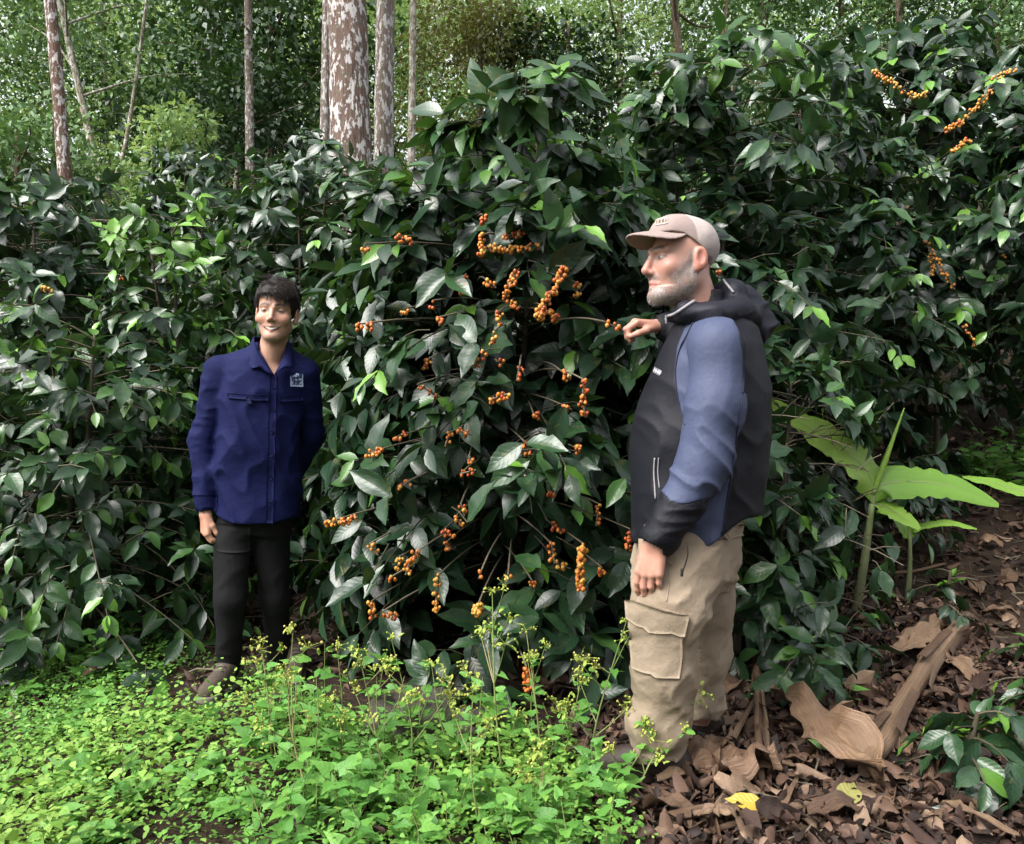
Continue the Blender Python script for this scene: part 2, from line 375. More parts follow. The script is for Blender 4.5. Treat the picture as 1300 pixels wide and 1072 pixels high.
def coffee_bush(x, y, H, Rr, seed, label, nlat=90, z0=.12, light=.12, young=.05, leaf=.14, detail='near', clusters=(), group=None,
                nstem=2, lean=(0, 0), singles=300, prof=None, inner=.30, droop=.5, gap=.062, dark=0.0, nsec=3, topy=0.0):
    global N_SINGLE
    r = np.random.default_rng(seed); gz = float(ground_z(x, y)); root = empty('coffee_bush', (x, y, gz)); org = np.array([x, y, gz])
    tag(root, label, 'coffee bush', group)
    prof = prof or (lambda q: (.78 + .22 * math.sin(math.pi * min(1, q * 1.1))) * (1 - .45 * max(0, (q - .6) / .4) ** 1.8))
    stems = []
    for s in range(nstem):
        a = r.uniform(0, 6.28); b0 = org + np.array([math.cos(a), math.sin(a), 0]) * (.05 if nstem > 1 else 0)
        b0[2] = gz - .04
        top = org + np.array([math.cos(a) * .22 * (nstem > 1) + lean[0], math.sin(a) * .22 * (nstem > 1) + lean[1], H * (1 - .1 * s * r.uniform(.2, 1))])
        stems.append(poly([b0, b0 * .55 + top * .45 + r.normal(size=3) * .03, top], 14))
        mb = MB(); mb.tube(stems[-1], np.linspace(.024, .006, 14), 7 if detail == 'near' else 5, .45, wob=.12)
        mb.build('stem', m_wood, root, org)
    pos = []; dr = []; nm = []; sz = []; tn = []; br = MB(); am = []
    ga = r.uniform(0, 6.28)
    for k in range(nlat):
        q = z0 + (1 - z0) * ((k + r.uniform(0, .9)) / nlat) ** .80; q = min(q, .985)
        st = stems[k % nstem]; S = st[0] * 0 + np.array([np.interp(q, np.linspace(0, 1, 14), st[:, j]) for j in range(3)])
        ga += 2.39996 + r.normal() * .25; out = np.array([math.cos(ga), math.sin(ga), 0.])
        l = Rr * prof(q) * r.uniform(.72, 1.15); el = -.05 + .55 * q ** 2 + r.normal() * .12; dp = droop * r.uniform(.5, 1.3) * (1.1 - .4 * q)
        n = max(5, int(l / .085)); s = np.linspace(0, 1, n); side = np.array([-out[1], out[0], 0]); sw = r.normal() * .12
        pts = S + out * (s * l)[:, None] + np.array([0, 0, 1.]) * ((el * s - dp * s * s) * l)[:, None] + side * (sw * s * s * l)[:, None]
        g = ground_z(pts[:, 0], pts[:, 1]) + .05; pts[:, 2] = np.maximum(pts[:, 2], g)
        okb = not blocked(pts).any()
        if okb and detail != 'far': br.tube(pts, np.linspace(.006, .0022, n), 3, r.uniform(.2, .9), cap=False)
        nl = max(3, int(l * (1 - inner) / gap)); ss = np.linspace(inner, 1, nl) + r.uniform(-.01, .01, nl); ss = np.clip(ss, 0, 1)
        P = np.stack([np.interp(ss, s, pts[:, j]) for j in range(3)], -1); tan = nrm(np.stack([np.interp(ss, s, np.gradient(pts[:, j])) for j in range(3)], -1))
        sd = nrm(np.cross(tan, [0, 0, 1.]))
        for sg in (-1, 1):
            keep = r.uniform(size=nl) > np.where(ss > .75, .10, .38)
            th = r.normal(.95, .35, nl); th = th * (1 - .45 * (ss > .96)); dn = r.uniform(.25, 1.15, nl) * (1.0 - .45 * q)
            d = tan * np.cos(th)[:, None] + sg * sd * np.sin(th)[:, None] - np.array([0, 0, 1.]) * dn[:, None]
            nn = np.array([0, 0, 1.]) + .9 * out + r.normal(size=(nl, 3)) * .42
            tip = ss > 1 - gap * 1.2 / l
            size = leaf * r.uniform(.72, 1.22, nl) * np.where(tip, .75, 1)
            lt = r.uniform() < light
            ti = np.clip(r.normal(.30 if not lt else .52, .10, nl) - dark, 0.02, .72)
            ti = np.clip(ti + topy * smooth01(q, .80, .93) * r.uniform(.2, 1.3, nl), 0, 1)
            ti = np.where(tip & (r.uniform(size=nl) < young * 8 * (.4 + q)), r.uniform(.72, 1, nl), ti)
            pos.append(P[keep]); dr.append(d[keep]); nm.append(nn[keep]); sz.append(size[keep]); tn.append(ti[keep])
        for w in range(nsec):                                     # short side twigs ending in a rosette of leaves
            p0 = np.array([np.interp(r.uniform(.35, .98), s, pts[:, j]) for j in range(3)]); dv = nrm(out * r.uniform(.1, 1) + side * r.normal() * .9 + np.array([0, 0, r.uniform(-.35, .75)]))
            ls = r.uniform(.07, .22); e = p0 + dv * ls + np.array([0, 0, -.12 * ls]); m = int(r.integers(4, 8))
            if detail == 'near' and not blocked(np.stack([p0, e])).any(): br.tube([p0, (p0 + e) / 2 + np.array([0, 0, .01]), e], [.003, .0025, .002], 3, r.uniform(.3, .9), cap=False)
            a = r.uniform(0, 6.28) + np.arange(m) * 2.2 + r.normal(size=m) * .3; b1 = nrm(np.cross(dv, [.1, .2, 1.])); b2 = np.cross(dv, b1)
            d = dv * r.uniform(.1, .9, m)[:, None] + b1 * np.cos(a)[:, None] + b2 * np.sin(a)[:, None] * .8 - np.array([0, 0, 1.]) * r.uniform(.1, 1.0, m)[:, None]
            lt = r.uniform() < light; ti = np.clip(r.normal(.30 if not lt else .52, .09, m) - dark, .02, .72)
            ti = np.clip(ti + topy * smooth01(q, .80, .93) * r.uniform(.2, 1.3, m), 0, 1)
            yg = r.uniform() < young * 2.2 * (.4 + q); ti[-2:] = r.uniform(.66, 1, 2) if yg else ti[-2:]
            sz_ = leaf * r.uniform(.75, 1.25, m); sz_[-2:] *= .7 if yg else 1
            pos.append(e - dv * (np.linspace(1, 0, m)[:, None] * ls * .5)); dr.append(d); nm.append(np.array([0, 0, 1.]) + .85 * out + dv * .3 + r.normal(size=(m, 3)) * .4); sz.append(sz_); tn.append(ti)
    for st in stems:                                              # upright young leaves at each leader's tip
        n = 6; a = r.uniform(0, 6.28, n)
        d = np.stack([np.cos(a), np.sin(a), r.uniform(.3, 1.3, n)], -1)
        pos.append(np.tile(st[-1], (n, 1)) - np.array([0, 0, 1.]) * r.uniform(0, .12, n)[:, None]); dr.append(d)
        nm.append(np.stack([-np.cos(a), -np.sin(a), np.ones(n)], -1)); sz.append(leaf * r.uniform(.6, 1, n)); tn.append(r.uniform(.6, 1, n))
    pos = np.concatenate(pos); dr = np.concatenate(dr); nm = np.concatenate(nm); sz = np.concatenate(sz); tn = np.concatenate(tn)
    bad = blocked(pos + nrm(dr) * sz[:, None] * .6) | blocked(pos)
    cu, cv = proj(pos + nrm(dr) * sz[:, None] * .5)
    for pl, dd, rp in CLEAR: bad |= (seg_dist(cu, cv, pl) < rp) & (pos[:, 1] < dd + .03)
    pos, dr, nm, sz, tn = (q[~bad] for q in (pos, dr, nm, sz, tn))
    fr = frames(dr, nm)
    if br.n: br.build('branches', m_wood, root, org)
    # cherry-bearing twigs, set where the photograph shows them
    for (pl, dd, per, tint, rad) in clusters:
        w = [PX(a, b_, dd) for a, b_ in pl]
        if len(w) == 1: w = [w[0] + np.array([0, 0, .012]), w[0] - np.array([0, 0, .012])]
        c = poly(w, max(4, len(w) * 5)); st = stems[int(r.integers(nstem))]; zt = np.clip(c[0][2] + .05, st[0][2] + .1, st[-1][2])
        S = np.array([np.interp(zt, st[:, 2], st[:, j]) for j in range(3)])
        tb = MB(); tb.tube(np.concatenate([bez(S, (S + c[0]) / 2 + np.array([0, 0, .08]), c[0], 8)[:-1], c]), .0035, 5, .7, cap=False); tb.build('twig', m_wood, root, org)
        cherry_cluster(c, per, r, rad, tint=tint).build('cherry_cluster', m_cherry, root, org)
    tp = {'near': near_tpls if False else mid_tpls, 'mid': mid_tpls, 'far': far_tpls}[detail]
    single = np.zeros(len(pos), bool)
    if singles:
        u, v = proj(pos); inn = (u > -20) & (u < 1320) & (v > -20) & (v < 1092)
        sc = sz / pos[:, 1] * (1 + .8 * ((pos[:, 1] < y) * 1.0)) * inn * (1 + .35 * r.uniform(size=len(pos)))
        ix = np.argsort(-(sc * np.exp(-(pos[:, 1] - y) / max(Rr, .3) * .8)))[:singles]; ix = ix[inn[ix]]
        single[ix] = True
        for k in ix:
            ms = leaf_meshes_young if tn[k] > .7 else leaf_meshes_light if tn[k] > .45 else leaf_meshes
            single_leaf('leaf', ms[int(r.integers(len(ms)))], pos[k], fr[k], sz[k], root, org); N_SINGLE += 1
    if (~single).any():
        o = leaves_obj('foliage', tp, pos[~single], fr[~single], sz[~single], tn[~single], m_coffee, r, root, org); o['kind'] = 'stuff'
    return root

MC = [  # main bush: twig polyline in photo pixels, depth, cherries per node, ripeness, cherry radius
    ([(766, 408), (778, 414), (792, 421)], 2.68, 1.5, (.55, .8), .0085),
    ([(612, 298), (612, 328)], 2.98, 9, (.3, .6), .0088), ([(622, 314), (650, 316), (688, 311)], 3.0, 5, (.35, .6), .0085),
    ([(612, 272), (615, 285)], 3.05, 4, (.1, .3), .0085), ([(657, 344), (646, 366), (640, 384)], 2.98, 4, (.4, .7), .0088),
    ([(634, 395), (634, 412)], 2.92, 7, (.4, .7), .009), ([(716, 338), (706, 362), (694, 382), (686, 408)], 2.88, 6, (.3, .8), .0095),
    ([(688, 390), (684, 404)], 2.86, 9, (.4, .7), .0095), ([(557, 403), (558, 414)], 2.93, 7, (.05, .3), .0088),
    ([(514, 396)], 2.95, 4, (.3, .5), .0085), ([(549, 386)], 2.97, 3, (.0, .3), .0085), ([(622, 508), (646, 500)], 2.88, 5, (.0, .35), .009),
    ([(614, 448), (602, 468)], 2.86, 2, (.5, .8), .0088), ([(660, 462), (656, 484)], 2.9, 3, (.1, .4), .0085),
    ([(741, 482), (740, 505), (743, 530)], 2.86, 5, (.15, .4), .009), ([(502, 556), (518, 549)], 2.9, 5, (.3, .6), .0085),
    ([(466, 576), (488, 571)], 2.92, 5, (.3, .6), .0085), ([(584, 602), (604, 597)], 2.9, 4, (.1, .35), .0085),
    ([(414, 664), (434, 662), (454, 657)], 3.0, 5, (.35, .6), .009), ([(530, 700), (520, 714), (515, 730)], 2.92, 4, (.4, .6), .009),
    ([(498, 736)], 2.95, 5, (.2, .45), .0085), ([(557, 730), (555, 756), (555, 778)], 2.94, 3, (.5, .8), .0088),
    ([(608, 765), (604, 782)], 2.82, 8, (.6, 1), .0092), ([(612, 722), (608, 735)], 2.85, 3, (.5, .9), .0088),
    ([(740, 690), (738, 715), (736, 750)], 2.84, 6, (.45, .75), .0095), ([(700, 622), (700, 634)], 2.92, 5, (.1, .4), .0085),
    ([(668, 845), (671, 880)], 2.86, 6, (.1, .4), .009), ([(645, 734)], 2.9, 4, (.2, .5), .0085), ([(676, 742)], 2.92, 4, (.1, .4), .0085),
    ([(800, 672), (799, 700)], 2.9, 5, (.2, .5), .0088), ([(915, 345)], 3.4, 3, (.1, .3), .009), ([(530, 488), (560, 505)], 3.05, 2, (.1, .4), .008),
    ([(640, 300), (668, 296)], 3.0, 4, (.2, .5), .0085), ([(628, 420), (622, 440)], 2.92, 3, (.4, .7), .0085), ([(585, 640), (590, 655)], 2.95, 3, (.3, .6), .0085), ([(470, 690), (480, 705)], 2.98, 3, (.2, .5), .0085), ([(700, 690), (704, 715)], 2.92, 3, (.3, .6), .0085), ([(760, 640), (757, 668)], 2.9, 3, (.3, .6), .0085), ([(590, 350), (586, 372)], 3.0, 4, (.3, .6), .0085), ([(545, 455), (535, 470)], 2.95, 3, (.2, .5), .0085), ([(665, 560), (672, 580)], 2.9, 3, (.2, .5), .0085), ([(520, 610), (505, 622)], 2.95, 3, (.3, .6), .0085)]
_r = np.random.default_rng(14)
for _k in range(26):                                              # further cherries seen all over the front of this bush
    _u, _v = _r.uniform(455, 765), _r.uniform(285, 800); _a = _r.normal() * .5 + (1.57 if _r.uniform() < .6 else 0); _l = _r.uniform(6, 22)
    MC.append(([(_u, _v), (_u + _l * math.cos(_a), _v + abs(_l * math.sin(_a)))], _r.uniform(2.9, 3.1), _r.uniform(3, 6), (.15, .7), .0088))
for pl, dd, per, ti, rad in MC:
    pl2 = pl if len(pl) > 1 else [(pl[0][0], pl[0][1] - 3), (pl[0][0], pl[0][1] + 3)]
    CLEAR.append((pl2, dd, 24))
CLEAR.append(([(770, 412), (800, 420)], 2.75, 34))
coffee_bush(-.08, 3.68, 2.50, .98, 11, 'large cherry-laden coffee bush standing between the two men', nlat=150, young=.07, light=.14, nstem=3, clusters=MC, leaf=.168, droop=.6, topy=.30, nsec=5)
CLEAR.clear()
RC = [([(1108, 88), (1120, 98), (1132, 104)], 4.95, 4, (.6, .9), .011), ([(1200, 165), (1225, 150), (1262, 112)], 5.0, 3, (.6, .9), .011),
      ([(1180, 325), (1186, 350)], 4.9, 3, (.6, .8), .010), ([(1290, 262)], 4.8, 3, (.6, .9), .011), ([(1136, 108), (1160, 122), (1180, 118)], 4.9, 3, (.6, .9), .011), ([(1172, 300), (1190, 330), (1212, 368)], 4.85, 2, (.5, .8), .010), ([(1262, 98), (1290, 88)], 4.8, 3, (.6, .9), .011), ([(1210, 190), (1232, 176)], 4.9, 4, (.6, .9), .011), ([(1275, 325)], 4.7, 3, (.6, .9), .010), ([(1225, 415), (1240, 440)], 4.7, 2, (.6, .9), .010)]
for pl, dd, per, ti, rad in RC: CLEAR.append((pl if len(pl) > 1 else [(pl[0][0], pl[0][1] - 3), (pl[0][0], pl[0][1] + 3)], dd, 22))
BAN = [([(970, 505), (1040, 548), (1108, 640)], 4.3, 34), ([(1108, 630), (1180, 622), (1265, 645)], 4.3, 26), ([(1148, 518), (1108, 640), (1085, 785)], 4.3, 20), ([(1155, 680), (1150, 772)], 4.4, 16), ([(1115, 645), (1240, 672)], 4.4, 18)]
CLEAR += BAN
coffee_bush(3.05, 5.75, 3.55, 1.25, 12, 'tallest coffee bush with orange cherries high above the banana plants', nlat=120, z0=.40, young=.08, light=.16, nstem=3, clusters=RC, leaf=.165)
CLEAR[:] = BAN
coffee_bush(3.62, 4.9, 3.3, .95, 13, 'coffee bush at the end of the row right of the tallest bush, sparse low branches', nlat=70, z0=.48, young=.05, light=.12, leaf=.155)
coffee_bush(1.12, 4.55, 2.95, 1.0, 14, 'tall coffee bush rising behind the capped man', topy=.3, nlat=130, young=.09, light=.12, nstem=2, leaf=.15)
coffee_bush(1.95, 5.3, 3.0, 1.0, 15, 'coffee bush filling the row between the capped man and the tallest bush', nlat=120, young=.06, light=.14, nstem=2, leaf=.15)
coffee_bush(1.08, 3.62, 1.50, .52, 16, 'low spreading coffee bush at the capped man\'s back beside the banana plant', nlat=80, young=.04, light=.35, nstem=2, leaf=.14, z0=.06, droop=.3)
coffee_bush(-2.12, 3.95, 1.50, .80, 17, 'low rounded coffee bush with pale shoots beside the man in the navy shirt', nlat=120, young=.10, light=.5, nstem=3, leaf=.125, z0=.05, topy=.15)
coffee_bush(-1.78, 4.40, 2.15, .50, 18, 'slender light-green young coffee bush behind the smiling man\'s shoulder', nlat=46, young=.2, light=.85, topy=.3, nstem=2, leaf=.125, z0=.3)
CLEAR.clear()
LC = [([(52, 364), (66, 372)], 4.2, 4, (.6, .8), .010), ([(143, 283)], 4.5, 3, (.1, .3), .010), ([(155, 352)], 4.4, 3, (.3, .5), .009)]
coffee_bush(-2.95, 5.05, 2.42, 1.02, 19, 'broad dark coffee bush at the outer end of the row behind the low rounded bush', nlat=120, young=.05, light=.2, nstem=2, leaf=.14, clusters=LC)
coffee_bush(-1.45, 5.25, 2.60, .95, 20, 'dense dark coffee bush right behind the smiling man\'s head', nlat=110, young=.05, light=.10, nstem=2, leaf=.135)
coffee_bush(-2.35, 6.1, 2.45, .95, 21, 'coffee bush of the second row below the lichen-spotted thin trunk', nlat=90, young=.05, light=.12, nstem=2, leaf=.135, singles=150)
coffee_bush(-.72, 4.95, 2.42, .85, 22, 'coffee bush wedged between the cherry-laden bush and the dark bush behind the smiling man', nlat=100, young=.05, light=.1, nstem=2, leaf=.14)
coffee_bush(.15, 5.6, 2.75, .95, 23, 'coffee bush with upright pale top shoots directly behind the cherry-laden bush', nlat=90, young=.1, light=.15, nstem=2, leaf=.145, singles=200)
coffee_bush(-3.6, 6.6, 2.3, 1.0, 24, 'coffee bush of the second row at the forest-side end', nlat=80, young=.05, light=.15, nstem=2, leaf=.135, singles=120)
# rows further up the slope
rr = np.random.default_rng(5)
for k, (x, y, H) in enumerate([(-4.6, 8.2, 2.3), (-3.0, 8.0, 2.2), (-1.5, 7.6, 2.5), (-.2, 7.9, 2.5), (1.1, 7.2, 2.7), (2.4, 7.4, 2.8), (3.9, 7.6, 2.8), (5.2, 7.2, 2.8),
                               (-6.2, 10.4, 2.3), (-4.4, 10.6, 2.5), (-2.6, 10.3, 2.7), (-1.0, 10.7, 2.5), (.6, 10.4, 2.6), (2.2, 10.2, 2.7), (3.9, 10.4, 2.9), (5.6, 10.2, 2.9), (7.0, 9.6, 2.8)]):
    mid = y < 9
    coffee_bush(x, y, H + rr.normal() * .1, 1.0, 40 + k, 'dark coffee bush in the row just up the slope behind the front bushes' if mid else 'coffee bush of the farthest row, below the wood', nlat=70 if mid else 55, young=.06, light=.12, leaf=.145 if mid else .16,
                detail='mid' if mid else 'far', group='coffee bushes in the row up the slope' if mid else 'coffee bushes of the farthest row', singles=60 if mid else 0, nstem=2 if mid else 1)
# ---------------------------------------------------------------- shade trees and forest
def bark_mat(name, base, lich, moss, lic_t=.56, orange=False):
    m, t, b, _ = new_mat(name); oc = objco(t)
    mp = nd(t, 'Mapping'); mp.inputs['Scale'].default_value = (1, 1, .45); t.links.new(oc, mp.inputs[0])
    n1 = noise(t, 15, 6, mp.outputs[0], .66); n2 = noise(t, 30, 4, mp.outputs[0]); n3 = noise(t, 13, 5, oc, .6)
    mp2 = nd(t, 'Mapping'); mp2.inputs['Scale'].default_value = (1, 1, .08); t.links.new(oc, mp2.inputs[0])
    st = noise(t, 55, 3, mp2.outputs[0])
    c = ramp(t, st.outputs['Fac'], [(.3, tuple(x * .45 for x in base)), (.6, base), (.8, tuple(min(1, x * 1.7) for x in base))]).outputs[0]
    c = mixc(t, ramp(t, n3.outputs['Fac'], [(.52, (0, 0, 0)), (.62, (1, 1, 1))]).outputs[0], c, moss)
    if orange:
        sp = nd(t, 'SeparateXYZ'); t.links.new(oc, sp.inputs[0])
        xm = math_(t, 'MULTIPLY', math_(t, 'SUBTRACT', -.13, sp.outputs[0]), 16, True); zm = math_(t, 'MULTIPLY', math_(t, 'SUBTRACT', 2.95, sp.outputs[2]), 5, True)
        c = mixc(t, math_(t, 'MULTIPLY', math_(t, 'MULTIPLY', xm, zm), math_(t, 'MULTIPLY', n3.outputs['Fac'], 1.6, True)), c, (.42, .14, .02))
    li = ramp(t, math_(t, 'ADD', n1.outputs['Fac'], math_(t, 'MULTIPLY', math_(t, 'SUBTRACT', n2.outputs['Fac'], .5), .25)), [(lic_t, (0, 0, 0)), (lic_t + .04, (1, 1, 1))]).outputs[0]
    c = mixc(t, li, c, mixc(t, n2.outputs['Fac'], tuple(x * .6 for x in lich), lich))
    t.links.new(c, b.inputs['Base Color']); b.inputs['Roughness'].default_value = .9; b.inputs['Specular IOR Level'].default_value = .2
    bump(t, b, math_(t, 'ADD', math_(t, 'MULTIPLY', st.outputs['Fac'], .8), math_(t, 'MULTIPLY', li, .35)), .7, .02)
    return m
bk_red = bark_mat('bark_red_lichen', (.14, .092, .074), (.50, .47, .45), (.10, .088, .060), .515, True)
bk_red2 = bark_mat('bark_red_banded', (.15, .09, .07), (.54, .50, .48), (.10, .085, .055), .51)
bk_grey = bark_mat('bark_grey', (.19, .15, .125), (.50, .48, .46), (.12, .10, .07), .52)
bk_pale = bark_mat('bark_pale', (.27, .23, .17), (.50, .48, .42), (.11, .10, .06), .50)
bk_brown = bark_mat('bark_brown', (.16, .12, .08), (.38, .36, .30), (.10, .09, .05), .6)
FOL = lambda a, b_, c_: [(0, a), (.5, b_), (1, c_)]
f_dark = leaf_mat('forest_leaf_dark', FOL((.010, .028, .012), (.022, .058, .02), (.05, .11, .03)), .45, 6, .1, .12, rnd=.3, vcol=0)
f_mid = leaf_mat('forest_leaf_mid', FOL((.035, .085, .03), (.08, .17, .06), (.16, .28, .10)), .5, 6, .1, .2, (.2, .32, .04), rnd=.3, vcol=0)
f_light = leaf_mat('forest_leaf_pale_haze', FOL((.12, .22, .07), (.22, .36, .13), (.36, .48, .22)), .6, 6, .1, .38, (.4, .5, .10), rnd=.3, vcol=0)  # pale green leaves, lightened further so the colour stands in for distant haze
f_yel = leaf_mat('forest_leaf_olive', FOL((.07, .08, .02), (.15, .16, .04), (.26, .24, .07)), .55, 6, .1, .2, (.3, .3, .05), rnd=.3, vcol=0)
tree_tpl = [leaf_tpl(3, 2, .55, 'oval', c_, .2, 0, 0, s) for s, c_ in enumerate([.2, .7])]
tree_tpl2 = [(np.array([[0, 0, 0], [.45, .30, .05], [1, 0, -.15], [.45, -.30, .02]]), np.array([[0, 3, 2, 1]]), np.array([[0, .5], [.45, 1], [1, .5], [.45, 0]]))]
def tree(u0, v0, D, dia, H, label, bark, fol, crown_r, crown_z0, nleaf, leaf, seed, lean=(0, 0), group=None, limbs=9, fork=False, trunk_sides=14, flat=.7, ntrunk_pts=26):
    r = np.random.default_rng(seed); x = (u0 - CU) / FPX * D; y = D; gz = float(ground_z(x, y)); org = np.array([x, y, gz])
    root = empty('tree', org); tag(root, label, 'tree', group)
    mb = MB(); n = ntrunk_pts; s = np.linspace(0, 1, n)
    curve = np.stack([lean[0] * s + .10 * dia * np.sin(s * 7 + seed), lean[1] * s + .1 * dia * np.cos(s * 5 + seed), s * H * .82], -1) + org - np.array([0, 0, .15])
    rad = dia / 2 * (1 - .55 * s) * (1 + .35 * np.exp(-s * 30))
    mb.tube(curve, rad, trunk_sides, .5, wob=.07, seed=seed)
    if fork:
        k = n // 4; f2 = poly([curve[k], curve[k] + np.array([.35, .1, 1.2]), curve[k] + np.array([.9, .2, H * .55])], 14)
        mb.tube(f2, np.linspace(rad[k] * .75, .02, 14), 9, .5, wob=.06)
    tk = mb.build('trunk', bark, root, org)
    # limbs end in leaf clumps
    lb = MB(); ends = []
    for k in range(limbs):
        q = crown_z0 + (1 - crown_z0) * (k + r.uniform(0, .8)) / limbs
        q = min(q, .98); st = np.array([np.interp(min(q / .82 * .8, .98), s, curve[:, j]) for j in range(3)])
        a = k * 2.4 + r.uniform(-.4, .4); l = crown_r * r.uniform(.5, 1) * (1 - .45 * max(0, (q - .6) / .4))
        e = st + np.array([math.cos(a) * l, math.sin(a) * l, l * r.uniform(.15, .7)])
        pts = poly([st, (st + e) / 2 + r.normal(size=3) * .12 + np.array([0, 0, .1 * l]), e], 8)
        lb.tube(pts, np.linspace(max(.012, dia * .16), .008, 8), 5, .5, cap=False, wob=.05)
        for w in (0.45, .7, .9, 1.): ends.append(pts[int(w * 7)])
    lb.build('limbs', bark, root, org)
    ends.append(curve[-1]); ends = np.array(ends); C = np.repeat(ends, 3, axis=0) + r.normal(size=(len(ends) * 3, 3)) * crown_r * np.array([.22, .22, .18])
    nleaf = int(nleaf * (1.6 if D < 16 else 1)); leaf = leaf * (.85 if D < 16 else 1); cs = r.uniform(.14, .30, len(C)) * crown_r; w = cs ** 2; ch = r.choice(len(C), nleaf, p=w / w.sum())
    d = nrm(r.normal(size=(nleaf, 3))); rad_ = cs[ch] * r.uniform(.25, 1, nleaf) ** .45
    P = C[ch] + d * rad_[:, None] * np.array([1, 1, flat])
    dr = d + np.array([0, 0, -.35]) + r.normal(size=(nleaf, 3)) * .5; nn = np.array([0, 0, 1.]) + d * .6 + r.normal(size=(nleaf, 3)) * .35
    ct = r.normal(.5, .16, len(C)); ti = np.clip(ct[ch] + r.normal(size=nleaf) * .12, 0, 1)
    keep = P[:, 2] > ground_z(P[:, 0], P[:, 1]) + .15
    o = leaves_obj('crown', tree_tpl2, P[keep], frames(dr[keep], nn[keep]), (leaf * r.uniform(.7, 1.3, nleaf))[keep], ti[keep], fol, r, root, org); o['kind'] = 'stuff'
    return root
# shade trees whose trunks stand in the rows (crowns above the picture)
tree(441, 190, 8.3, .50, 15, 'thick straight shade tree, reddish lichen-mottled trunk with an orange-stained foot', bk_red, f_mid, 3.0, .62, 2500, .18, 101, (-.05, .2), trunk_sides=28, ntrunk_pts=60)
tree(480, 180, 8.95, .27, 14, 'greyish trunk pressed close behind the thick reddish trunk', bk_grey, f_mid, 2.4, .66, 1600, .18, 102, (.25, .2), trunk_sides=20, ntrunk_pts=50)
tree(499, 130, 11.5, .14, 12, 'slim brown trunk half hidden behind the greyish trunk', bk_brown, f_mid, 1.8, .68, 900, .16, 103, (-.3, .1))
tree(523, 120, 12.2, .145, 12, 'slim whitish lichen-covered trunk standing beyond the paired thick trunks', bk_pale, f_mid, 1.8, .68, 900, .16, 104, (.0, .1))
tree(408, 140, 11.0, .16, 13, 'slim white-spotted trunk on the other side of the thick reddish trunk', bk_grey, f_mid, 1.9, .68, 900, .16, 105, (.1, .1))
tree(100, 190, 10.2, .195, 13, 'slim reddish trunk banded with pale lichen, alone above the second row', bk_red2, f_mid, 2.2, .68, 1500, .17, 106, (-.9, .1), trunk_sides=18, ntrunk_pts=40)
tree(315, 115, 13.0, .17, 13, 'slim straight brown-grey trunk before the dark leafy trees', bk_grey, f_mid, 2.0, .68, 900, .16, 107, (0, .1))
tree(290, 145, 14.5, .13, 5.2, 'small dark-crowned tree with a thin pale stem', bk_pale, f_dark, 1.7, .42, 3000, .15, 108, (.3, 0))
tree(168, 115, 14.0, .16, 10, 'thin pale leaning tree forking low, with sparse leaves', bk_pale, f_mid, 2.2, .45, 2200, .15, 109, (-2.0, .1), fork=True)
tree(604, 80, 15.5, .17, 7.0, 'bushy olive-green tree beyond the rows', bk_brown, f_yel, 1.7, .22, 4500, .13, 110, (.1, 0), limbs=13)
tree(716, 80, 15.0, .16, 6.4, 'very dark round-crowned tree beyond the rows', bk_brown, f_dark, 1.5, .18, 4500, .15, 111, (.1, 0), limbs=13)
tree(893, 30, 13.5, .19, 10, 'forked brown tree above the capped man', bk_brown, f_mid, 2.2, .42, 2500, .15, 112, (-.8, 0), fork=True)
tree(340, 100, 17.5, .2, 8.0, 'dense dark broadleaf tree behind the slim straight trunk', bk_brown, f_dark, 2.6, .2, 6500, .17, 113, (.1, 0), limbs=14)
tree(265, 100, 18.5, .2, 8.5, 'dense dark broadleaf tree beside the bright pale-green shrub tree', bk_brown, f_dark, 2.4, .22, 6000, .17, 121, (.1, 0), limbs=14)
tree(205, 160, 12.6, .10, 3.9, 'bright pale-green shrub tree growing among the shade trunks', bk_pale, f_light, 1.15, .12, 3000, .13, 114, (.1, 0), limbs=12)
tree(20, 230, 11.5, .12, 3.9, 'mid-green bushy small tree at the forest edge beside the slim reddish trunk', bk_brown, f_mid, 1.5, .1, 4200, .13, 115, (0, 0), limbs=13)
tree(300, 150, 11.6, .08, 2.2, 'low dark leafy shrub beside the pale-green shrub tree', bk_brown, f_dark, 1.0, .06, 2600, .13, 116, (0, 0), limbs=10)
tree(120, 190, 12.0, .08, 2.4, 'low mid-green shrub by the foot of the slim reddish trunk', bk_brown, f_mid, 1.1, .06, 2600, .12, 122, (0, 0), limbs=10)
# forest edge trees
fr_ = np.random.default_rng(21)
k = 0
for (u, D, H, rad, fol, nm_) in [(-60, 17, 9, 2.8, f_mid, 'mid-green'), (60, 19, 8, 2.6, f_mid, 'mid-green'), (150, 22, 9, 3.0, f_light, 'pale green'), (215, 24, 7.5, 2.6, f_light, 'pale green'), (395, 21, 8, 2.6, f_light, 'pale green'), (500, 20, 9, 2.4, f_light, 'pale green'),
               (540, 23, 11, 2.8, f_mid, 'mid-green'), (660, 20, 10, 2.6, f_light, 'pale green'), (790, 19, 9.5, 2.6, f_light, 'pale green'), (850, 22, 11, 3.0, f_mid, 'mid-green'), (960, 17, 9, 2.4, f_mid, 'mid-green'), (1060, 19, 10, 2.8, f_mid, 'mid-green'),
               (1160, 17, 10, 2.8, f_mid, 'mid-green'), (1280, 18, 10, 3, f_dark, 'dark'), (1400, 17, 10, 3, f_mid, 'mid-green')]:
    tree(u, 0, D, .22, H, '%s leafy tree in the wood behind the coffee rows' % nm_, bk_brown, fol, rad, .15, 10000, .115, 200 + k, (fr_.normal() * .3, 0), 'wood behind the coffee rows, %s trees' % nm_, limbs=13); k += 1
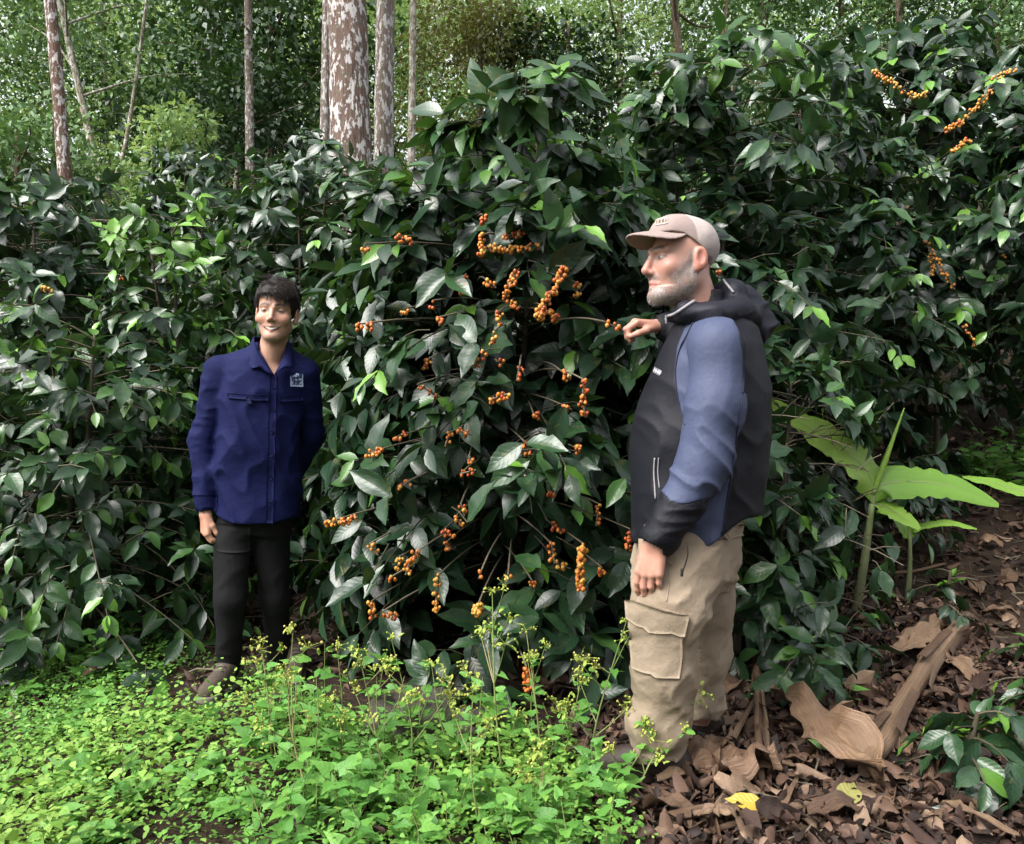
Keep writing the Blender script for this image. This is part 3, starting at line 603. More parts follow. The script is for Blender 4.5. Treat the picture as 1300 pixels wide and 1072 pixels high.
# the wooded hillside far behind reads as one mass
r = np.random.default_rng(31); N = 80000
cx = r.uniform(-45, 45, 420); cy = r.uniform(25, 62, 420); cz = ground_z(cx, cy) + r.uniform(1, 14, 420); cr = r.uniform(1.2, 3.2, 420)
ch = r.integers(0, 420, N); d = nrm(r.normal(size=(N, 3))); P = np.stack([cx, cy, cz], -1)[ch] + d * (cr[ch] * r.uniform(.5, 1, N) ** .4)[:, None]
ct = r.normal(.5, .22, 420)
far_wood = leaves_obj('far_wood', tree_tpl2, P, frames(d + r.normal(size=(N, 3)) * .6 - np.array([0, 0, .4]), d + np.array([0, 0, 1.])), r.uniform(.2, .4, N), np.clip(ct[ch] + r.normal(size=N) * .1, 0, 1), f_light, r)
tag(far_wood, 'pale green wooded hillside far behind the trunks', 'wood', kind='stuff')

# unseen leaf mass added behind the camera to cut low sky light
r = np.random.default_rng(37); N = 15000; K = 150
cx = r.uniform(-15, 15, K); cy = -5.5 - np.abs(r.normal(size=K)) * 3 - .05 * np.abs(cx); cz = ground_z(cx, cy) + r.uniform(.6, 8.5, K); cr = r.uniform(1.0, 1.9, K)
ch = r.integers(0, K, N); d = nrm(r.normal(size=(N, 3))); P = np.stack([cx, cy, cz], -1)[ch] + d * (cr[ch] * r.uniform(.5, 1, N) ** .4)[:, None]
added_sky_blocker = leaves_obj('added_sky_blocker', tree_tpl2, P, frames(d + r.normal(size=(N, 3)) * .6 - np.array([0, 0, .4]), d + np.array([0, 0, 1.])), r.uniform(.3, .55, N), np.clip(r.normal(.5, .2, N), 0, 1), f_dark, r)
tag(added_sky_blocker, 'dark leaf mass added out of view to block low sky light', 'wood', kind='stuff')
# ---------------------------------------------------------------- foreground weeds, litter, banana plants
WEED = [(0, (.04, .135, .025)), (.4, (.10, .27, .05)), (.7, (.17, .38, .065)), (1, (.29, .46, .09))]
m_weed = leaf_mat('weed_leaf', WEED, .5, 5, .25, .25, (.3, .45, .05), spec=.35, rnd=.25, vcol=.12)
m_stalk = tint_mat('weed_stalk', [(0, (.08, .12, .03)), (.6, (.22, .28, .09)), (1, (.30, .24, .12))], .7, 40, .3, .2)
m_bud = tint_mat('weed_flower', [(0, (.25, .34, .06)), (.5, (.40, .42, .08)), (1, (.55, .48, .16))], .7, 50, .3, .2)
heart_tpls = [leaf_tpl(6, 4, .72, 'arrow', .35, .15, .02, 0, 1), leaf_tpl(6, 4, .78, 'heart', .6, .25, .03, .2, 2), leaf_tpl(6, 4, .62, 'arrow', .3, .2, .02, -.2, 3)]
small_tpls = [leaf_tpl(3, 2, .62, 'oval', .3, .25, 0, 0, 4), leaf_tpl(3, 2, .75, 'oval', .4, .3, 0, -.2, 6)]
_dm = lambda w, b_: (np.array([[0, 0, 0], [.30, w, .04], [.72, w * .8, .02], [1, 0, -b_], [.72, -w * .8, .0], [.30, -w, .03]]), np.array([[0, 5, 2, 1], [5, 4, 3, 2]]), np.array([[0, .5], [.3, 1], [.7, 1], [1, .5], [.7, 0], [.3, 0]]))
tiny_tpls = [_dm(.30, .15), _dm(.36, .3), _dm(.24, 0.)]
heart_meshes = [make_mesh('leaf', V, [Q], m_weed, True, {'tint': np.full(len(V), a)}, uv) for a in (.35, .55) for V, Q, uv in heart_tpls]
def at_ground(u, v):
    """walk along the pixel's ray to the ground"""
    d = np.arange(1.0, 30, .01); P = PX(u, v, 1.0)[None] * 0 + np.stack([(u - CU) / FPX * d, d, CZ - (v - CV) / FPX * d], -1)
    h = P[:, 2] < ground_z(P[:, 0], P[:, 1]); i = int(np.argmax(h)) if h.any() else len(d) - 1
    p = P[i].copy(); p[2] = ground_z(p[0], p[1]); return p
BU = [-900, 0, 120, 230, 300, 400, 480, 560, 700, 770, 800, 830, 860]; BVv = [800, 795, 792, 815, 835, 872, 920, 930, 935, 965, 1030, 1090, 1300]
def weed_mask(P):
    u, v = proj(P); s = smooth01(v - np.interp(u, BU, BVv), -4, 34)
    s = s * (1 - .98 * np.exp(-(((u - 262) / 70) ** 2 + ((v - 878) / 38) ** 2) ** 2)) * (1 - .9 * np.exp(-(((u - 775) / 45) ** 2 + ((v - 985) / 22) ** 2))) * (1 - .75 * np.exp(-(((u - 15) / 45) ** 2 + ((v - 828) / 16) ** 2)))
    return s * (P[:, 1] > 1.2) * (u < 880) * (1 - .95 * np.exp(-(((u - 770) / 40) ** 2 + ((v - 978) / 24) ** 2) ** 2))
r = np.random.default_rng(61); N = 190000
P = np.stack([r.uniform(-3.6, .75, N), r.uniform(1.45, 4.7, N), np.zeros(N)], -1); P[:, 2] = ground_z(P[:, 0], P[:, 1])
cl = fbm(P * np.array([2.2, 2.2, 1]), 9, 3)
dens = weed_mask(P) * np.clip(.62 + .55 * cl, .06, 1)
P = P[r.uniform(size=N) < dens * .75]; N = len(P); cl = fbm(P * np.array([1.6, 1.6, 1]), 12, 2)
tiny = np.where(r.uniform(size=N) < .82, r.uniform(.009, .022, N), r.uniform(.018, .036, N)) * (1 + .25 * cl); hgt = np.abs(r.normal(0, .040, N)) * (1.1 + .9 * cl) + .006
P2 = P.copy(); P2[:, 2] += np.maximum(hgt, .004)
a = r.uniform(0, 6.28, N); d = np.stack([np.cos(a), np.sin(a), r.normal(.1, .35, N)], -1)
o = leaves_obj('ground_cover', tiny_tpls, P2, frames(d, np.array([0, 0, 1.]) + r.normal(size=(N, 3)) * .35), tiny, np.clip(.68 + .28 * cl + r.normal(size=N) * .16, 0, 1), m_weed, r)
tag(o, 'bright yellow-green carpet of small weeds round the navy-shirted man\'s feet', 'weeds', kind='stuff')

def weed(base, top, seed, label, group, nleaf=8, leaf=.055, branches=0, flowers=0, spread=.08, bright=0.0, erect=.2, basal=0.):
    r = np.random.default_rng(seed); base = np.asarray(base, float); top = np.asarray(top, float)
    root = empty('weed', base); tag(root, label, 'weed', group); H = np.linalg.norm(top - base)
    st = poly([base - np.array([0, 0, .02]), base * .5 + top * .5 + r.normal(size=3) * H * .06, top], 12)
    mb = MB(); rr = .0016 + .0045 * min(H, .7); mb.tube(st, np.linspace(rr, rr * .35, 12), 5, r.uniform(.3, .9), cap=False); tips = [top]
    segs = [(st, 1.0)]
    for k in range(branches):
        q = r.uniform(.3, .9); p = st[int(q * 11)]; a = r.uniform(0, 6.28); l = H * r.uniform(.2, .42) * (1.15 - q * .6)
        e = p + np.array([math.cos(a) * l * .75, math.sin(a) * l * .75, l * r.uniform(.45, 1)]); b_ = poly([p, (p + e) / 2 + np.array([0, 0, -.03 * l]), e], 7)
        mb.tube(b_, np.linspace(rr * .6, rr * .25, 7), 4, r.uniform(.3, .9), cap=False); tips.append(e); segs.append((b_, .75))
    mb.build('stem', m_stalk, root, base)
    for k in range(nleaf):
        sg, sc = segs[0] if (k % 3 == 0 or len(segs) == 1) else segs[int(r.integers(1, len(segs)))]
        q = r.uniform(.15 + basal * 0, .97) ** (1.0 if basal == 0 else 1.8); p = sg[min(int(q * len(sg)), len(sg) - 1)]; a = k * 2.4 + r.uniform(-.5, .5)
        d = np.array([math.cos(a), math.sin(a), r.normal(erect, .25)]); n = np.array([0, 0, 1.]) + r.normal(size=3) * .35 + np.array([0, -.3, 0])
        s = leaf * r.uniform(.6, 1.25) * sc * (1.1 - .45 * q)
        pp = p + nrm(d) * s * .25
        if blocked(pp[None] + nrm(d) * s * .5)[0] and not (750 < proj(pp)[0] < 910 and proj(pp)[1] > 840) and not (proj(pp)[0] < 400 and proj(pp)[1] > 795): continue
        single_leaf('leaf', heart_meshes[int(r.integers(6))], pp, frames(d[None], n[None])[0], s, root, base)
    for k in range(flowers):
        p = tips[k % len(tips)] if k < len(tips) else segs[int(r.integers(len(segs)))][0][-2]
        fb = MB(); V0, Q0, T0 = sphere_tpl(5, 3); n = int(r.integers(6, 13))
        for q in range(n):
            c_ = p + r.normal(size=3) * np.array([.016, .016, .012]) + np.array([0, 0, .008])
            fb.tube([p, (p + c_) / 2 + np.array([0, 0, .002]), c_], .0007, 3, .2, cap=False); fb.add(c_ + V0 * r.uniform(.0028, .005), Q0, T0, r.uniform(0, 1))
            d = nrm(r.normal(size=3)); sV, sQ, _u = small_tpls[0]; f3 = frames(d[None], np.array([[0, 0, 1.]]))[0]
            if q % 2 == 0: fb.add(c_ + sV @ f3 * .02, sQ, None, 0)
        fb.build('flower_cluster', m_bud, root, base)
    return root
TW = [((640, 1000), (625, 752), 10, 7, 'tall branching weed with yellow-green flowers before the cherry-laden bush'),
      ((688, 985), (668, 800), 7, 5, 'upright flowering weed before the darkest gap under the cherry-laden bush'), ((700, 990), (742, 842), 8, 6, 'slanting flowering weed leaning towards the capped man\'s knee'),
      ((742, 1000), (795, 790), 9, 6, 'tall thin flowering weed against the front of the khaki trousers'), ((800, 1015), (893, 880), 10, 8, 'sprawling flowering weed crossing the shins of the khaki trousers'),
      ((770, 1010), (836, 900), 8, 6, 'short flowering weed at the hem of the khaki trousers'), ((590, 990), (548, 845), 7, 5, 'flowering weed beside the mossy stone'),
      ((492, 1010), (455, 826), 9, 6, 'bushy flowering weed between the mossy stone and the dark trousers'), ((520, 1000), (497, 812), 8, 5, 'slim flowering weed rising beside the mossy stone'),
      ((395, 1020), (372, 800), 8, 5, 'long-stalked weed rising before the dark trousers'), ((345, 960), (330, 815), 9, 5, 'leafy flowering weed before the man\'s shin'),
      ((430, 985), (428, 822), 8, 5, 'leafy flowering weed beside the man\'s trailing shoe'), ((45, 850), (98, 764), 8, 1, 'upright leafy weed under the low rounded bush'),
      ((290, 850), (288, 795), 7, 2, 'small upright weed before the dark trouser hem'), ((610, 1060), (600, 880), 9, 4, 'leafy weed with small buds beside the carpet of weeds'),
      ((340, 1065), (300, 965), 6, 0, 'brown-stalked leafy weed amid the small-leaved carpet'), ((195, 1040), (155, 930), 6, 0, 'leaning brown-stalked weed with broad leaves in the carpet'),
      ((700, 1065), (690, 945), 8, 3, 'leafy weed beside the khaki trousers\' shoe')]
for k, (b_, t_, nl, nf, lab) in enumerate(TW):
    g = at_ground(*b_); weed(g, PX(t_[0], t_[1], g[1] + .02), 300 + k, lab, None, nl + 4, .055 if k != 12 else .07, branches=max(2, nf), flowers=nf + 2 if nf else 0)
r = np.random.default_rng(71)
for k in range(130):
    right = k < 105
    for _ in range(50):
        u = r.uniform(330, 815) if right else r.uniform(-10, 330); v = r.uniform(905, 1110) if right else r.uniform(835, 1090)
        g = at_ground(u, v)
        if weed_mask(g[None])[0] > .6: break
    h = r.uniform(.08, .18) + .16 * r.uniform() * (v < 990) if right else r.uniform(.05, .10)
    weed(g, g + np.array([r.normal() * .04, r.normal() * .04, h]), 400 + k, 'low weed with broad heart-shaped leaves in the foreground thicket' if right else 'low weed with broad leaves scattered through the small-leaved carpet',
         'broad-leaved weeds in the foreground thicket' if right else 'broad-leaved weeds in the carpet', int(r.integers(6, 11)), r.uniform(.05, .09) if right else r.uniform(.07, .11), erect=.35 if right else .1)
for k in range(26):
    u, v = r.uniform(-10, 215), r.uniform(806, 862); g = at_ground(u, v)
    weed(g, g + np.array([r.normal() * .03, r.normal() * .03, r.uniform(.08, .20)]), 720 + k, 'upright leafy weed along the foot of the low rounded coffee bush', 'weeds along the foot of the low bush', 8, r.uniform(.055, .085), erect=.4, branches=int(r.integers(0, 3)))
for k, (u, v) in enumerate([(70, 835), (128, 838), (100, 852), (60, 860), (118, 866)]):
    g = at_ground(u, v); weed(g, g + np.array([0, 0, .12 + .02 * k]), 520 + k, 'round-leaved weed standing under the low rounded coffee bush', 'round-leaved weeds under the low bush', 6, .10, erect=.5)
for k in range(30):
    u, v = r.uniform(1140, 1320), r.uniform(596, 650); g = at_ground(u, v)
    weed(g, g + np.array([r.normal() * .05, r.normal() * .05, r.uniform(.2, .42)]), 640 + k, 'soft green undergrowth plant below the tallest coffee bush', 'undergrowth below the tallest coffee bush', 14, .13, branches=3)
for k, (u, v) in enumerate([(900, 925), (1075, 900), (1100, 800), (1120, 770), (1010, 760)]):
    g = at_ground(u, v); weed(g, g + np.array([.02, 0, .1]), 570 + k, 'small dark green weed sprouting through the dead leaves', 'weeds in the dead leaves', 6, .07)

# dead leaves
DEAD = [(0, (.028, .016, .012)), (.35, (.080, .043, .030)), (.65, (.16, .092, .060)), (1, (.34, .23, .155))]
m_dead = tint_mat('dead_leaf', DEAD, .7, 26, .6, .6, .35, rnd=1.1)
dead_tpls = [leaf_tpl(4, 2, w, 'oval' if s % 2 else 'coffee', c_, f_, .05, tw, s) for s, (w, c_, f_, tw) in enumerate([(.5, 1.3, .7, .8), (.6, -1.0, -.6, 1.0), (.4, .9, 1.1, -1.2), (.65, .6, -.8, .8), (.45, 1.8, 1.0, .5)])]
dead_fine = [leaf_tpl(9, 5, w, 'oval' if s % 2 else 'coffee', c_, f_, .06, tw, s) for s, (w, c_, f_, tw) in enumerate([(.55, 1.3, .6, .8), (.65, -1.2, -.5, .9), (.45, 1.6, 1.0, -1.2), (.7, .8, -.6, .7), (.5, 2.2, .8, .5)])]
dead_meshes = [make_mesh('dead_leaf', V, [Q], m_dead, True, {'tint': np.full(len(V), .48)}, uv) for V, Q, uv in dead_fine]
r = np.random.default_rng(81)
def litter_density(P):
    u, v = proj(P); right = smooth01(P[:, 0], .1, .5)
    return np.clip(right + .35 + .3 * (P[:, 1] > 3.2), 0, 1) * (1 - .55 * weed_mask(P))
N = 21000; P = np.stack([r.uniform(-3.4, 4.8, N), r.uniform(1.5, 7.0, N) , np.zeros(N)], -1)
P[:11000, 0] = r.uniform(.15, 2.4, 11000); P[:11000, 1] = r.uniform(1.7, 4.4, 11000)
P = P[r.uniform(size=N) < litter_density(P)]; N = len(P); P[:, 2] = ground_z(P[:, 0], P[:, 1]) + .008 + np.abs(r.normal(size=N)) * .022
a = r.uniform(0, 6.28, N); d = np.stack([np.cos(a), np.sin(a), r.normal(0, .25, N)], -1); n = np.array([0, 0, 1.]) + r.normal(size=(N, 3)) * .7
sz = r.uniform(.028, .078, N) * (1 + .5 * (r.uniform(size=N) < .08)) * np.clip(.55 + .15 * P[:, 1], .8, 1.2); tn = np.clip(r.normal(.42, .32, N), 0, 1); fr = frames(d, n)
u, v = proj(P); vis = (u > 0) & (u < 1300) & (v < 1070) & (u > 760); sc = sz / P[:, 1] * vis; ix = np.argsort(-sc)[:300]; sg = np.zeros(N, bool); sg[ix] = True
for k in ix: single_leaf('dead_leaf', dead_meshes[int(r.integers(5))], P[k] + np.array([0, 0, .012]), fr[k], sz[k] * 1.0, ground, np.zeros(3))
o = leaves_obj('leaf_litter', dead_tpls, P[~sg], fr[~sg], sz[~sg], tn[~sg], m_dead, r, ground); o['kind'] = 'stuff'
# fine debris: twigs and shreds
tb = MB()
for k in range(1300):
    x, y = r.uniform(.1, 4.2), r.uniform(1.7, 6.6); a = r.uniform(0, 6.28); l = r.uniform(.04, .2); z = float(ground_z(x, y)) + .012 + abs(r.normal()) * .012
    p = np.array([x, y, z]); e = p + np.array([math.cos(a) * l, math.sin(a) * l, r.normal() * .02]); tb.tube([p, (p + e) / 2 + r.normal(size=3) * .012, e], r.uniform(.0012, .004), 4, r.uniform(0, 1), cap=False)
for k in range(160):
    x, y = r.uniform(-1.4, -.2), r.uniform(3.4, 4.4); a = r.uniform(0, 6.28); l = r.uniform(.05, .25); z = float(ground_z(x, y)) + .015 + abs(r.normal()) * .02
    p = np.array([x, y, z]); e = p + np.array([math.cos(a) * l, math.sin(a) * l, r.normal() * .03]); tb.tube([p, (p + e) / 2 + r.normal(size=3) * .02, e], r.uniform(.0012, .005), 4, r.uniform(.3, 1), cap=False)
o = tb.build('twigs', m_wood, ground); o['kind'] = 'stuff'

# dry banana debris
DRY = [(0, (.09, .05, .032)), (.5, (.24, .145, .085)), (1, (.42, .30, .19))]
m_dry, t, b, _ = new_mat('dry_banana'); at = nd(t, 'Attribute', attribute_name='tint'); uvn = nd(t, 'UVMap')
mp = nd(t, 'Mapping'); mp.inputs['Scale'].default_value = (3, 60, 1); t.links.new(uvn.outputs[0], mp.inputs[0]); n1 = noise(t, 1.0, 4, mp.outputs[0]); n2 = noise(t, 16, 4, objco(t))
c = ramp(t, math_(t, 'ADD', math_(t, 'MULTIPLY', n1.outputs['Fac'], 1.5), math_(t, 'SUBTRACT', at.outputs['Fac'], .80)), DRY).outputs[0]
c = mixc(t, math_(t, 'MULTIPLY', n2.outputs['Fac'], .8), c, mixc(t, 1.0, c, (.42, .36, .32), 'MULTIPLY'))
t.links.new(c, b.inputs['Base Color']); b.inputs['Roughness'].default_value = .6; bump(t, b, n1.outputs['Fac'], .8, .012)
def sheet(name, mid, width, mat, label, cat, seed, tint=.5, lift=.03, rag=.45, nv=10, nu=28, crumple=.045, group=None, parent=None):
    """a dry leaf lying on the ground: mid line, widths, ragged edge and crumples"""
    r = np.random.default_rng(seed); c = poly(mid, nu); t_ = nrm(np.gradient(c, axis=0)); s = nrm(np.cross(t_, [0, 0, 1.])); w = np.interp(np.linspace(0, 1, nu), np.linspace(0, 1, len(width)), width)
    v = np.linspace(-1, 1, nv); ed = 1 + rag * vnoise(np.stack([np.arange(nu) * .7, np.zeros(nu), np.zeros(nu)], -1), seed)[:, None] * np.abs(v)[None]
    V = c[:, None, :] + s[:, None, :] * (v[None] * w[:, None] * ed)[:, :, None]
    nz = fbm(np.stack([np.repeat(np.linspace(0, 4, nu)[:, None], nv, 1), np.repeat(v[None] * 1.8, nu, 0), np.full((nu, nv), seed * 1.7)], -1), seed, 3)
    V[:, :, 2] += lift + crumple * nz + .35 * np.abs(v)[None] * w[:, None] * r.uniform(-.2, .5)
    g = ground_z(V[:, :, 0], V[:, :, 1]) + .012; V[:, :, 2] = np.maximum(V[:, :, 2], g)
    i_ = np.arange(nu - 1)[:, None] * nv + np.arange(nv - 1)[None]; Q = np.stack([i_, i_ + nv, i_ + nv + 1, i_ + 1], -1).reshape(-1, 4)
    UV = np.stack(np.meshgrid(np.linspace(0, 1, nu), np.linspace(0, 1, nv), indexing='ij'), -1).reshape(-1, 2)
    V = V.reshape(-1, 3); org = V.mean(0) * np.array([1, 1, 0]) + np.array([0, 0, ground_z(*V.mean(0)[:2])])
    Vt = np.concatenate([V, V - np.array([0, 0, .0025])]) - org; n = len(V)
    me = make_mesh(name, Vt, [np.concatenate([Q, Q[:, ::-1] + n])], mat, True, {'tint': np.full(2 * n, tint)}, np.concatenate([UV, UV]))
    o = add_obj(name, me, parent, org)
    return tag(o, label, cat, group) if label else o
G = lambda u, v, dz=0.0: at_ground(u, v) + np.array([0, 0, dz])
sheet('dry_banana_leaf', [G(985, 915, .08), G(1030, 950, .10), G(1075, 985, .10), G(1122, 1028, .05)], [.03, .060, .075, .015], m_dry, 'large flat tan dry banana leaf lying against the fallen banana stem', 'dry leaf', 1, .62, crumple=.075, rag=.7)
sheet('dry_banana_leaf', [G(905, 1015, .05), G(945, 1000, .07), G(985, 990, .05)], [.02, .09, .05], m_dry, 'crumpled brown dry banana leaf below the hanging dry stalks', 'dry leaf', 2, .45, crumple=.06)
sheet('dry_banana_leaf', [G(870, 1005, .04), G(900, 990, .06), G(925, 965, .05)], [.02, .06, .02], m_dry, 'folded reddish dry banana leaf beside the capped man\'s shoe', 'dry leaf', 3, .5, crumple=.05)
sheet('dry_banana_leaf', [G(880, 1062, .02), G(915, 1058, .03), G(940, 1055, .02)], [.01, .035, .02], m_dry, 'pale tan leaf scrap lying along the bottom stick', 'dry leaf', 4, .8, crumple=.02)
sheet('dry_banana_leaf', [G(1130, 855, .05), G(1165, 840, .09), G(1195, 812, .06)], [.02, .07, .03], m_dry, 'pale loose sheath peeling beside the fallen banana stem', 'dry leaf', 5, .75, crumple=.05)
sheet('dry_banana_leaf', [G(1185, 850, .05), G(1215, 862, .06), G(1235, 880, .03)], [.02, .06, .02], m_dry, 'olive-tan curled leaf right of the fallen banana stem', 'dry leaf', 6, .7, crumple=.03)
sheet('dry_banana_leaf', [G(985, 880, .05), G(1005, 905, .06), G(1020, 930, .04)], [.03, .05, .03], m_dry, 'dark reddish sheath piece below the cut stump', 'dry leaf', 8, .3, crumple=.03)
for k, (u, v) in enumerate([(1190, 905), (1240, 760), (1270, 790), (1215, 935), (1130, 960), (1060, 1050), (1175, 1000), (840, 1050), (930, 890), (1255, 700), (1285, 745)]):
    g = G(u, v, .02); a = k * 1.3; e = np.array([math.cos(a), math.sin(a) * .8, 0]) * .09
    sheet('dead_leaf', [g - e, g + np.array([0, 0, .03]), g + e], [.01, .05, .01], m_dry, 'broad curled brown dead leaf in the leaf litter', 'dead leaf', 20 + k, .25 + .09 * (k % 5), crumple=.03, nu=10, nv=5, group='broad dead leaves in the litter')
rs = np.random.default_rng(17)
for k in range(60):                                               # shredded sheath strips among the dead leaves
    u, v = rs.uniform(840, 1300), rs.uniform(800, 1068); g = G(u, v, .02 + .02 * rs.uniform()); a = rs.uniform(0, 6.28); e = np.array([math.cos(a), math.sin(a), 0]) * rs.uniform(.06, .17)
    sheet('dry_strip', [g - e, g + rs.normal(size=3) * .015, g + e], [.006, rs.uniform(.008, .022), .004], m_dry, None, None, 60 + k, rs.uniform(.3, .9), lift=.015, crumple=.02, nu=9, nv=4, parent=ground)
def stick(name, pts, rad, label, cat, tint=.5, sides=12, strips=0, seed=0, mat=None, flatten=1.0):
    r = np.random.default_rng(seed); c = poly(pts, 30); org = c[0].copy(); org[2] = float(ground_z(*org[:2]))
    root = empty(name, org); tag(root, label, cat); mb = MB(); rd = np.interp(np.linspace(0, 1, 30), np.linspace(0, 1, len(rad)), rad); mb.tube(c, rd, sides, tint, wob=.16, seed=seed); mb.build('stem', mat or m_dry, root, org)
    for k in range(strips):                                       # loose peeling strips
        q = int(r.integers(2, 20)); m = q + int(r.integers(5, 9)); m = min(m, 29); a = r.uniform(.2, 2.9); sd = nrm(np.cross(c[m] - c[q], [0, 0, 1.])); off = sd * math.cos(a) + np.array([0, 0, 1.]) * math.sin(a)
        s = np.linspace(0, 1, m - q + 1)[:, None]; pc = c[q:m + 1] + off * (rd[q:m + 1, None] + .004 + .035 * s ** 2 * r.uniform(.2, 1))
        w = np.cross(nrm(np.gradient(pc, axis=0)), off) * rd[q:m + 1, None] * .5; V = np.stack([pc - w, pc + off * .004, pc + w], 1).reshape(-1, 3); n = m - q + 1
        i_ = np.arange(n - 1)[:, None] * 3 + np.arange(2)[None]; Q = np.stack([i_, i_ + 3, i_ + 4, i_ + 1], -1).reshape(-1, 4)
        sb = MB(); sb.add(V, Q, None, r.uniform(.3, .9), np.stack([np.repeat(np.linspace(0, 1, n), 3), np.tile([0, .5, 1], n)], -1)); sb.build('peeling_strip', m_dry, root, org)
    return root
stick('banana_log', [G(1228, 800, .06), G(1185, 860, .09), G(1150, 915, .08), G(1120, 965, .07), G(1098, 1000, .05)], [.036, .040, .034, .044, .02], 'fallen dry banana stem with peeling tan sheaths on the dead leaves', 'log', .75, 14, 5, 5)
stick('banana_stump', [G(1003, 838, .12), G(997, 858, .07), G(988, 895, .03)], [.035, .04, .045], 'short cut banana stump with an orange-brown end', 'stump', .45, 12, 2, 6)
stick('dry_stalk', [G(958, 835, .03), G(962, 890, .10), G(963, 960, .08), G(968, 1025, .02)], [.012, .02, .014, .008], 'upright bunch of dry banana stalks beside the khaki trousers', 'stalk', .6, 8, 6, 7)
stick('dry_stalk', [G(960, 915, .09), G(938, 950, .07), G(905, 1003, .03)], [.006, .012, .009], 'pale slanting dry stalk leaning off the bunch', 'stalk', .8, 7, 0, 8)
stick('dry_stalk', [G(962, 905, .1), G(972, 950, .08), G(976, 1000, .05)], [.006, .011, .006], 'second pale dry stalk falling from the bunch', 'stalk', .85, 7, 0, 9)
stick('dry_stalk', [G(895, 1066, .02), G(985, 1046, .03), G(1078, 1020, .03)], [.008, .012, .009], 'long tan stick lying across the litter below the large dry leaf', 'stick', .75, 7, 0, 10)
stick('dry_stalk', [G(1150, 1040, .02), G(1085, 1030, .05), G(1020, 1052, .03)], [.006, .010, .006], 'bent pale stalk lying under the small dark seedling', 'stalk', .85, 7, 0, 31)
stick('dry_stalk', [G(1010, 985, .03), G(960, 990, .06), G(905, 1042, .03)], [.006, .011, .007], 'thin tan stalk crossing the crumpled dry leaf', 'stalk', .8, 7, 1, 32)
stick('dry_stalk', [G(1200, 720, .02), G(1150, 735, .04), G(1090, 730, .02)], [.008, .010, .006], 'thin brown stalk lying between the banana stems', 'stalk', .55, 7, 0, 33)
stick('dry_stalk', [G(930, 1010, .03), G(955, 1045, .03)], [.010, .007], 'short brown stick under the crumpled leaf', 'stick', .4, 7, 0, 11)
stick('dry_stalk', [G(865, 960, .04), G(905, 985, .05), G(935, 1010, .03)], [.02, .025, .018], 'dark broken stalk lying beside the capped man\'s rear shoe', 'stalk', .15, 8, 2, 12)
def fallen(u, v, stops, label, s, ang, seed):
    m = leaf_mat('fallen_leaf_%d' % seed, stops, .45, 8, .4, .1, vcol=.2); V, Q, uv = leaf_tpl(8, 4, .5, 'coffee', .3, .2, .02, 0, seed); g = G(u, v, .055)
    o = add_obj('fallen_leaf', make_mesh('fallen_leaf', V, [Q], m, True, {'tint': np.full(len(V), .5)}, uv)); f = frames(np.array([[math.cos(ang), math.sin(ang), .25]]), np.array([[0, -.5, 1.]]))[0]
    M = np.eye(4); M[:3, :3] = f.T * s; M[:3, 3] = g; o.matrix_world = Matrix(M.tolist()); tag(o, label, 'leaf')
fallen(1058, 980, [(0, (.10, .20, .06)), (1, (.20, .33, .12))], 'fresh green fallen leaf lying on the large dry leaf', .17, 1.75, 1)
fallen(975, 1052, [(0, (.42, .28, .03)), (1, (.48, .33, .05))], 'yellow fallen leaf beside the long tan stick', .12, 3.0, 2)
fallen(1070, 1050, [(0, (.28, .26, .08)), (1, (.34, .30, .10))], 'olive fallen leaf below the fallen banana stem', .14, .9, 3)

# dark seedlings in the litter
coffee_bush(1.42, 2.40, .26, .20, 91, 'small dark coffee seedling in the dead leaves below the fallen stem', nlat=13, z0=.25, young=.02, light=0, nstem=1, leaf=.15, singles=200, dark=.08, inner=.2, nsec=0)
coffee_bush(1.90, 2.85, .34, .20, 92, 'coffee seedling at the litter\'s edge beyond the small dark seedling', nlat=13, z0=.2, young=.05, light=.2, nstem=1, leaf=.12, singles=200, inner=.2, nsec=0)
coffee_bush(1.58, 2.22, .16, .18, 93, 'lowest coffee seedling, nearly flat on the litter', nlat=10, z0=.2, young=0, light=0, nstem=1, leaf=.14, singles=200, dark=.12, inner=.2, nsec=0)
coffee_bush(2.2, 3.95, .35, .2, 94, 'tiny coffee seedling between the banana stems', nlat=8, z0=.2, young=0, light=.1, nstem=1, leaf=.10, singles=100, inner=.2, nsec=0)

# stones
def stone(name, c, s, seed, mat, label):
    V, Q, T = sphere_tpl(28, 18); n = nrm(V); V = V * np.asarray(s) * (1 + .22 * fbm(n * 1.7, seed, 3)[:, None]); V[:, 2] = np.maximum(V[:, 2], -s[2] * .5)
    return tag(add_obj(name, make_mesh(name, V, [Q, T], mat), None, tuple(c)), label, 'stone')
m_stone, t, b, _ = new_mat('mossy_stone'); oc = objco(t); n1 = noise(t, 9, 5, oc); n2 = noise(t, 45, 4, oc)
c = ramp(t, n2.outputs['Fac'], [(.3, (.022, .017, .014)), (.7, (.075, .062, .05))]).outputs[0]; c = mixc(t, ramp(t, n1.outputs['Fac'], [(.5, (0, 0, 0)), (.62, (1, 1, 1))]).outputs[0], c, (.05, .06, .03))
t.links.new(c, b.inputs['Base Color']); b.inputs['Roughness'].default_value = .9; bump(t, b, n2.outputs['Fac'], .6, .02)
g = at_ground(528, 935); stone('stone', g + np.array([0, 0, .06]), (.17, .12, .115), 3, m_stone, 'dark mossy stone under the cherry-laden coffee bush')
g = at_ground(615, 938); stone('stone', g + np.array([0, 0, .03]), (.12, .1, .11), 4, m_stone, 'smaller dark stone beside the mossy stone')

